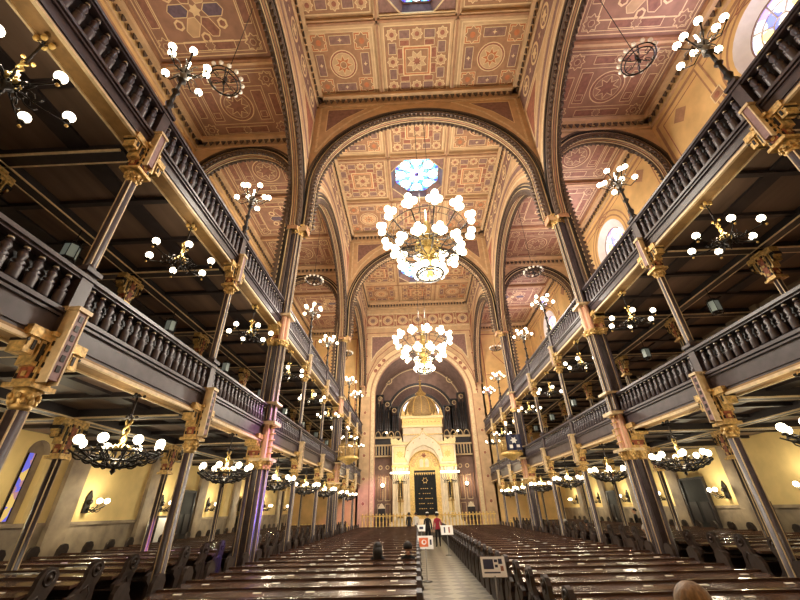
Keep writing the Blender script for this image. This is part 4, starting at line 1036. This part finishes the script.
    for k in range(9):
        u=-2.0+.5*k; h=.5 if k not in (0,4,8) else .85
        m.prism([(u-.24,10),(u+.24,10),(u+.16,10+h*.5),(u,10+h),(u-.16,10+h*.5)],lambda a,v,d:(a,d,v),.2,.28,2); m.sphere((u,.24,10+h),.06,2,6,5)
        m.tube([(u+.13*cos(2*pi*j/10),.17,10.22+.13*sin(2*pi*j/10)) for j in range(10)],.03,3,4,closed=True)
    for k in range(5):
        for sg in (-1,1): m.prism([(.3+.6*k,10),(.8+.6*k,10),(.55+.6*k,10.5)],lambda a,v,d,sg=sg:(sg*2.1+d,a,v),-.04,.04,2)
    sp.append(('crown_cresting',m.mesh('crown_cresting',WG)))
    m=MB(); prof=[(1.75,0)]+[(1.8*cos(t*pi/2/9)**.8 if t<9 else .2,.25+2.15*sin(t*pi/2/9)) for t in range(0,9)]+[(.42,2.35)]
    m.lathe(prof,24,(0,1.6,10.0),0)
    for k in range(12):
        a=2*pi*k/12; m.tube([((r+.03)*cos(a),1.6+(r+.03)*sin(a),10+z) for r,z in prof[1:]],.05,1,5)
    sp.append(('ribbed_dome',m.mesh('ribbed_dome',[M['domegold'],M['goldlt']])))
    m=MB(); m.lathe([(.6,12.3),(.62,12.42),(.45,12.5),(.5,12.75),(.35,12.95),(.18,13.2),(.08,13.5),(.16,13.65),(.05,13.8),(.14,14.0),(.04,14.15),(.03,14.9)],12,(0,1.6,0)); m.box(-.2,.2,1.57,1.63,14.25,14.32); 
    for k in range(8): a=2*pi*k/8; m.sphere((.52*cos(a),1.6+.52*sin(a),12.7),.1,0,6,5,1.5)
    sp.append(('finial',m.mesh('finial',M['gold'])))
    return sp
thing('torah_ark',ark(),(0,YK,.6),0,'white and gold domed ark shrine with black curtain, standing beneath the chancel arch','ark')
# ark side chandeliers
def ark_lamp():
    sp=[]; m=MB(); m.lathe([(.3,0),(.2,.12),(.06,.3),(.05,1.6),(.12,1.7),(.05,1.8),(.04,2.8),(.14,2.9),(.05,3.0),(.04,3.5)],10)
    sp.append(('stem',m.mesh('stem',M['brass']))); m=MB()
    for k in range(9):
        x=-.85+.2125*k; m.tube([(0,0,3.1),(x*.6,0,2.95),(x,0,3.3),(x,0,3.6)],.02,0,4)
        for j in range(2): m.sphere((x*.7,0,2.95-.1*j),.05,0,6,4)
    sp.append(('branches',m.mesh('branches',M['iron'])))
    for k in range(9): sp.append(('globe',G10,(-.85+.2125*k,0,3.75)))
    return sp
AL=ark_lamp()
for s in(-1,1):
    t=thing('branched_candelabrum',AL,(s*2.4,38.6,1.3),0,'nine-branched lamp standing before the %s half of the ark'%SIDE[s],'candelabrum','branched lamps before the ark')
    add_light('candelabrum_light',t,(0,-.5,4.0),95*LK,WARM,.2)
    # pedestal
    m=MB(); m.box(-.35,.35,-.35,.35,0,.7); m.box(-.42,.42,-.42,.42,.62,.7); o=link('pedestal',m.mesh('pedestal',M['white']),None,(s*2.4,38.6,.6)); tag(o,'white marble pedestal under the %s branched lamp'%SIDE[s],'pedestal','lamp pedestals','thing')
    # apse wall lamps
    m=MB(); m.sphere((0,0,0),.18,0,12,8); g=m.mesh('globe',M['globe']); m=MB(); m.box(-.06,.06,.1,.3,-.3,.1); m.tube([(0,.2,-.2),(0,0,-.25),(0,0,-.16)],.03)
    t=thing('globe_wall_lamp',[('bracket',m.mesh('bracket',M['iron'])),('globe',g)],(s*4.35,42.08,4.2),0,'single bright globe lamp on the panelling %s of the ark'%SIDE[s],'lamp','lamps beside the ark')
    add_light('lamp_light',t,(0,-.35,.1),60*LK,WARM,.15)
    # organ small lamp
    t=thing('organ_lamp',[('globe',globe(.11))],(s*3.9,41.9,9.35),0,'tiny bright lamp on the organ gallery rail, %s side'%SIDE[s],'lamp','organ gallery lamps')
    # ceremonial chair
    m=MB(); m.box(-.35,.35,-.3,.3,.45,.55,0); m.box(-.35,.35,.22,.3,.5,1.5,0); m.prism([(-.35,1.5),(.35,1.5),(.2,1.75),(0,1.95),(-.2,1.75)],lambda u,v,d:(u,d,v),.22,.3,1)
    lg=MB(); lg.box(-.04,.04,-.04,.04,0,.45)
    lgm=lg.mesh('leg',M['darker']); am=MB(); am.box(-.04,.04,-.3,.28,.75,.82); am.box(-.03,.03,-.28,-.22,.5,.75); amm=am.mesh('armrest',M['darker'])
    thing('ceremonial_chair',[('seat_and_back',m.mesh('seat_and_back',[M['darker'],M['white']]))]+[('leg',lgm,(x,y_,0)) for x in(-.3,.3) for y_ in(-.25,.25)]+[('armrest',amm,(x,0,0)) for x in(-.33,.33)],(s*4.25,39.5,.6),0,'high-backed dark chair with pale crest %s of the ark'%SIDE[s],'chair','chairs beside the ark')
# altar rail
def rail_spec(L):
    sp=[]; m=MB(); m.box(-L/2,L/2,-.1,.1,.9,.98); m.box(-L/2,L/2,-.12,.12,0,.12); sp.append(('rail_frame',m.mesh('rail_frame',M['goldlt'])))
    b=MB(); b.lathe([(.07,.12),(.07,.2),(.035,.3),(.06,.5),(.035,.7),(.06,.85),(.06,.9)],8); b.sphere((0,0,1.05),.07,0,6,5); bm2=b.mesh('baluster',M['goldlt'])
    n=int(L/.28)
    for k in range(n): sp.append(('baluster',bm2,(-L/2+(k+.5)*L/n,0,0)))
    return sp
RS=rail_spec(4.6)
for i,(x,lab) in enumerate(((-8.9,'far left'),(-3.3,'left of centre'),(3.3,'right of centre'),(8.9,'far right'))):
    thing('altar_rail',RS,(x,35.2,.6 if abs(x)<6 else .0),0,'gilded white altar rail section, %s, before the ark'%lab,'railing','altar rail sections')
# doors
def door(n,s,y,w,h,lab):
    m=MB(); m.box(-.06,.0,-w/2,w/2,0,h,0); m.box(-.1,.02,-w/2-.08,-w/2,0,h+.08,1); m.box(-.1,.02,w/2,w/2+.08,0,h+.08,1); m.box(-.1,.02,-w/2,w/2,h,h+.08,1)
    for zz in (.2,1.2): 
        for yy in (-w/4,w/4): m.box(-.08,-.05,yy-w*.18,yy+w*.18,zz,zz+.8,1)
    o=struct('door_%d'%n,m.mesh('door',[M['black'],M['darker']]),lab); o.location=(s*(OW-.14 if s>0 else OW-.14),y,0); o.rotation_euler=(0,0,0 if s>0 else pi)
    k=MB(); k.sphere((-.1,w/2-.12,1.05),.04,0,8,6); link('door_handle',k.mesh('door_handle',M['brass']),o)
door(1,1,CY(4)+2.6,1.5,2.9,'dark double door in the right ground wall'); door(2,-1,CY(4)+2.6,1.2,2.9,'dark door in the left ground wall')
door(3,-1,CY(6)+1.4,1.2,2.7,'dark farther door in the left ground wall')
door(4,1,CY(6)+2.6,1.2,2.7,'dark farther door in the right ground wall')
# pulpits on far pillars
m=MB(); n=16
for k in range(8,17):pass
def pulpit():
    b=MB(); b.lathe([(.1,-.35),(.25,-.25),(.5,-.1),(.66,-.05),(.68,.05)],16); b.lathe([(.62,.05),(.62,.1)],16,m=1)
    r=MB(); r.tube([(.6*cos(2*pi*k/20),.6*sin(2*pi*k/20),.75) for k in range(20)],.03,0,5,closed=True)
    for k in range(16): a=2*pi*k/16; r.tube([(.6*cos(a),.6*sin(a),.08),(.6*cos(a),.6*sin(a),.75)],.018,0,4)
    return [('balcony',b.mesh('pulpit_body',[M['goldlt'],M['gold']])),('railing',r.mesh('railing',M['gold']))]
PU=pulpit()
for s in(-1,1): thing('pulpit',PU,(s*5.1,P[2]-.3,4.8),0,'gilded round pulpit on the far pillar of the %s arcade'%SIDE[s],'pulpit','gilded pulpits')
# flag on right pulpit
m=MB(); N=8
for k in range(N):
    u0,u1=-.45+.9*k/N,-.45+.9*(k+1)/N; w0,w1=.04*sin(k*1.5),.04*sin((k+1)*1.5); m.face([(u0,w0,0),(u1,w1,0),(u1,w1,.9),(u0,w0,.9)],0); m.face([(u0,w0+.01,0),(u1,w1+.01,0),(u1,w1+.01,.9),(u0,w0+.01,.9)],0)
p=Pat(m,lambda u,v,d:(u,-.06-d,v),.005); p.star(0,.55,.22,6,.55,1,1); p.rect(-.2,.2,.2,.2,1,1); p.rect(.22,.22,.2,.15,1,1)
tag(link('banner_cloth',m.mesh('banner_cloth',[M['navy'],M['paper']]),None,(5.15,P[2]-.98,4.95)),'navy cloth with white star hanging on the pulpit by the right pillar','banner')
# hanging purple draperies at far left (coloured light falls there)
# ------------------------------------------------------------------ signs
def sign(h,w,hh,kind,lean=.0):
    b=MB(); b.lathe([(.16,0),(.16,.02),(.03,.04),(.014,.06),(.014,h)],12); s1=('post',b.mesh('post',M['steel']))
    m=MB(); m.box(-w/2,w/2,-.012,.012,0,hh,0); p=Pat(m,lambda u,v,d:(u,-.012-d,v),.002)
    if kind==0:
        p.rect(-w*.2,hh*.62,w*.42,hh*.5,1,1); p.rect(w*.12,hh*.78,w*.14,hh*.14,1,1); p.rect(w*.3,hh*.75,w*.16,hh*.26,1,1); p.rect(w*.12,hh*.52,w*.12,hh*.14,1,1); p.rect(w*.34,hh*.4,w*.12,hh*.24,3,1); p.rect(-w*.08,hh*.2,w*.66,hh*.07,1,1)
    elif kind==1:
        p.rect(-w*.12,hh*.5,w*.6,hh*.68,2,1); p.rect(w*.34,hh*.5,w*.12,hh*.4,1,1); p.ngon(-w*.1,hh*.5,hh*.2,10,0,3); p.ngon(-w*.08,hh*.52,hh*.12,10,2,4)
    elif kind==2: p.rect(0,hh*.5,w*.5,hh*.4,1,1)
    else: p.rect(-w*.2,hh*.5,w*.12,hh*.6,1,1); p.rect(w*.18,hh*.5,w*.12,hh*.6,3,1)
    s2=('board',m.mesh('board',[M['paper'],M['navy'],M['oprint'],M['redbr']]),(0,0,h-.02),(-.5,0,0))
    return [s1,s2]
thing('notice_stand',sign(.84,.46,.34,0),(.5,8.6,0),-.06,'notice board on a thin stand with a navy picture, beside the right pews','sign')
thing('notice_stand',sign(.86,.5,.4,1),(-.68,14.2,0),.0,'notice board with an orange picture on the left edge of the aisle','sign')
thing('notice_stand',sign(.9,.45,.35,2),(-.7,24.5,0),0,'small white notice farther up the left edge of the aisle','sign')
thing('notice_stand',sign(.86,.6,.45,3),(.55,21.5,0),0,'white notice with two dark marks beside the red-jacketed visitor','sign')
# framed leaflets leaning at side wall
for s,y in ((1,15.6),(-1,17.4)):
    m=MB(); m.box(-.02,.02,-.35,.35,0,1.0,0); m.box(-.03,.03,-.28,.28,.08,.92,1); 
    o=link('framed_poster',m.mesh('framed_poster',[M['darker'],M['paper']]),None,(s*11.6,y,.95)); tag(o,'pale framed notice propped near the %s wall above the pews'%SIDE[s],'poster',None,'thing')
    m=MB(); m.lathe([(.2,0),(.2,.03),(.02,.05),(.02,.95)],8); link('stand',m.mesh('stand',M['steel']),o,(0,0,-.95))

# ------------------------------------------------------------------ people
def skin_mesh(name,verts,edges,radii,mats,sub=1):
    me=bpy.data.meshes.new(name); me.from_pydata(verts,edges,[]); o=bpy.data.objects.new(name,me); COL.objects.link(o)
    md=o.modifiers.new('s','SKIN'); md.use_smooth_shade=True
    if not me.skin_vertices:
        sl=o.data.skin_vertices
    for i,r in enumerate(radii):
        v=me.skin_vertices[0].data[i]; v.radius=(r if isinstance(r,tuple) else (r,r)); v.use_root=(i==0)
    ms=o.modifiers.new('b','SUBSURF'); ms.levels=sub; ms.render_levels=sub
    dg=bpy.context.evaluated_depsgraph_get(); ev=o.evaluated_get(dg); out=bpy.data.meshes.new_from_object(ev); out.name=name
    COL.objects.unlink(o); bpy.data.objects.remove(o)
    out.materials.clear(); 
    for x in mats: out.materials.append(x)
    for pl in out.polygons: pl.use_smooth=True; pl.material_index=0
    return out
def hand(base,d,up,sgn):
    """palm + five bent fingers; returns verts, edges, radii"""
    b=Vector(base); d=Vector(d).normalized(); u=Vector(up).normalized(); w=d.cross(u).normalized()*sgn
    V=[b,b+d*.05,b+d*.09];E=[(0,1),(1,2)];R=[.024,(.034,.02),(.034,.018)]
    for k,(off,l) in enumerate(((-.03,.065),(-.01,.078),(.01,.073),(.03,.056))):
        i=len(V); V+=[b+d*.09+w*off, b+d*(.09+l*.55)+w*off-u*.012, b+d*(.09+l*.85)+w*off-u*.035]; E+=[(2,i),(i,i+1),(i+1,i+2)]; R+=[.009,.0085,.008]
    i=len(V); V+=[b+d*.05-w*.04,b+d*.085-w*.055-u*.01]; E+=[(1,i),(i,i+1)]; R+=[.011,.009]
    return V,E,R
def person(name,pose,loc,rz,label,top,hairm,legm=None,hat=None,grp=None,hairlong=False,hp=.5):
    seated=pose=='seat'; H=0
    hip=.93 if not seated else hp
    V=[(0,0,hip),(0,0,hip+.2),(0,-.0,hip+.38),(0,0,hip+.5),(0,.0,hip+.58)]; E=[(0,1),(1,2),(2,3),(3,4)]; R=[(.15,.11),(.135,.1),(.16,.11),(.1,.08),.052]
    V=[tuple(v) for v in V]
    def add(v,r,p): V.append(tuple(v)); R.append(r); E.append((p,len(V)-1)); return len(V)-1
    legs=[]
    for sg in(-1,1):
        if seated:
            a=add((sg*.09,.05,hip-.02),.085,0); b=add((sg*.12,.42,hip-.02),.065,a); c=add((sg*.12,.46,.1),.045,b); d=add((sg*.12,.6,.04),.038,c)
        else:
            a=add((sg*.09,0,hip-.06),.088,0); b=add((sg*.1,.03,.5),.062,a); c=add((sg*.11,-.02+(.05 if sg>0 else 0),.1),.042,b); d=add((sg*.12,.13,.04),.036,c)
        s0=add((sg*.17,0,hip+.47),.055,3); s1=add((sg*.22,-.03,hip+.2),.045,s0)
        if seated: s2=add((sg*.18,.2,hip+.08),.034,s1); hd=((sg*.17,.22,hip+.08),(0,1,0),(0,0,1))
        else: s2=add((sg*.23,.05,hip-.02),.034,s1); hd=((sg*.23,.055,hip-.04),(0,.1,-1),(0,1,0))
        legs.append(hd)
    root=bpy.data.objects.new(name,None); COL.objects.link(root); root.location=loc; root.rotation_euler=(0,0,rz); tag(root,label,'person',grp,'thing')
    body=skin_mesh('body',V,E,R,[top,legm or M['cblack'],M['skin'],M['darker']],2)
    for pl in body.polygons:
        c=pl.center; z=c.z
        if z>hip+.56: pl.material_index=2
        elif z<.09: pl.material_index=3
        elif z<hip-.03 and abs(c.x)<.17 and not (seated and c.y<.0): pl.material_index=1
        elif seated and z<hip+.07 and abs(c.x)<.2: pl.material_index=1
    link('body',body,root)
    for sg,hd in zip((-1,1),legs):
        v,e,r=hand(*hd,sg); link('hand',skin_mesh('hand',[tuple(x) for x in v],e,r,[M['skin']],1),root)
    hz=hip+.72
    m=MB(); m.sphere((0,.01,hz),.1,0,16,12,1.22)
    m.v=[(x*(.9 if z<hz-.04 else 1),y+(.015 if z<hz-.05 else 0),z) for x,y,z in m.v]
    m.tube([(0,.1,hz+.02),(0,.13,hz-.02),(0,.105,hz-.03)],.014,0,6); 
    for sg in(-1,1): m.sphere((sg*.1,0,hz-.01),.028,0,8,6,1.3); m.sphere((sg*.036,.1,hz+.012),.012,1,8,6); 
    m.box(-.025,.025,.1,.108,hz-.066,hz-.058,2); m.lathe([(.05,hz-.2),(.048,hz-.06)],12)
    link('head',m.mesh('head',[M['skin'],M['black'],M['redbr']]),root)
    m=MB(); 
    prof=[(.118*sin(pi*j/10),.13*cos(pi*j/10)) for j in range(0,7)]
    prof=[(max(r,.002),z) for r,z in prof]; m.lathe(prof[::-1],18,(0,-.022,hz+.012),0)
    if hairlong: m.lathe([(.07,-.3),(.115,-.24),(.125,-.1),(.12,.02)],16,(0,-.045,hz),0,sy=.8)
    hm=m.mesh('hair',hairm); link('hair',hm,root)
    if hat: 
        m=MB(); m.lathe([(.1,0),(.1,.03),(.06,.055),(.01,.065)],14,(0,-.03,hz+.105)); link('skullcap',m.mesh('skullcap',hat),root)
    return root
person('person','stand',(-.28,26.3,0),0,'person in black clothes and white cap standing in the aisle, seen from behind',M['cblack'],M['hairdk'],hat=M['paper'])
person('person','stand',(.3,26.0,0),.15,'person in a red jacket and white cap standing in the aisle',M['cred'],M['hairdk'],hat=M['paper'])
person('person','stand',(-1.55,33.6,0),0,'person in dark clothes with black hair near the altar rail',M['cblack'],M['hairdk'])
person('person','stand',(-1.0,33.6,0),.1,'person in a white shirt standing near the altar rail',M['cwhite'],M['hairdk'])
def pewy(y0,off=3.0): # seat centre for a row near y0
    k=round((y0-off)/PITCH); return off+PITCH*k+.3
person('person','seat',(-2.0,pewy(11.5),0),0,'dark-haired person seated in a left nave pew, the one nearer the side aisle',M['cblack'],M['hairdk'],hairlong=True,hp=.37)
person('person','seat',(-1.2,pewy(11.5),0),0,'dark-haired person seated in a left nave pew beside the centre aisle',M['cblack'],M['hairdk'],hp=.37)
person('person','seat',(.95,pewy(2.6,2.07),.12),0,'person with light brown hair in the near right pews, back of head only',M['cgrey'],M['hairlt'],hairlong=True)
person('person','seat',(6.9,pewy(14.9,2.7),0),0,'grey-haired person in a grey top in the pews behind the right clustered pillar',M['cgrey'],M['hairgr'])
person('person','seat',(7.5,pewy(21.5,2.7),0),0,'person in black seated far up the pews under the right gallery',M['cblack'],M['hairdk'])
person('person','seat',(7.1,pewy(23.4,2.7),0),0,'person in a pale top seated far up the pews under the right gallery',M['cwhite'],M['hairgr'])
person('person','stand',(11.3,24.2,0),1.2,'person in black standing against the right wall',M['cblack'],M['hairdk'])

# ------------------------------------------------------------------ coloured daylight from the windows
def spot(name,loc,target,watt,col,ang,r=.3,blend=.6):
    l=bpy.data.lights.new(name,'SPOT'); l.energy=watt; l.color=col; l.spot_size=ang; l.spot_blend=blend; l.shadow_soft_size=r
    o=bpy.data.objects.new(name,l); COL.objects.link(o); o.location=loc; d=Vector(target)-Vector(loc); o.rotation_euler=d.to_track_quat('-Z','Y').to_euler(); return o
spot('window_daylight',(11.6,P[1]+6.1,16.2),(-5.9,P[1],3.8),36000,(.75,.25,.8),rad(10))
spot('window_daylight',(11.6,P[1]+6.1,16.0),(-5.8,P[1],1.9),60000,(.12,.1,1),rad(5))
spot('window_daylight',(11.6,CY(7.5),16.2),(-5.2,YF,2.4),45000,(.8,.25,.7),rad(10))
for i in range(3):
    spot('window_daylight',(11.5,CY(3*i+1.5),16.2),(6.5,CY(3*i+1.5),19.0),750,(.88,.76,1),rad(150),1)
    spot('skylight_daylight',(0,CY(3*i+1.5),ZC+.3),(0,CY(3*i+1.5),0),500,(.75,.85,1),rad(120),.9)
add_light('apse_fill_light',None,(0,42.3,15.6),260,WARM2,.4)  # bare light added to brighten the apse

# ------------------------------------------------------------------ world, camera, view
w=bpy.data.worlds.new('World'); SC.world=w; w.use_nodes=True; w.node_tree.nodes['Background'].inputs[0].default_value=(.6,.7,1,1); w.node_tree.nodes['Background'].inputs[1].default_value=.6
cam=bpy.data.cameras.new('Camera'); co=bpy.data.objects.new('Camera',cam); COL.objects.link(co)
cam.sensor_width=36; cam.lens=364.09/800*36; cam.clip_end=200; cam.clip_start=.05
Rm=Matrix.Rotation(.0275,4,'Z')@Matrix.Rotation(2.094,4,'X')@Matrix.Rotation(-.0238,4,'Z')
co.matrix_world=Matrix.Translation((-.93,0,1.95))@Rm; SC.camera=co
SC.view_settings.view_transform='Standard'; SC.view_settings.look='None'; SC.view_settings.gamma=1; SC.view_settings.exposure=0.0; SC.view_settings.use_curve_mapping=False
SC.cycles.max_bounces=6; SC.cycles.diffuse_bounces=4; SC.cycles.glossy_bounces=2; SC.cycles.sample_clamp_indirect=3; SC.cycles.use_denoising=True
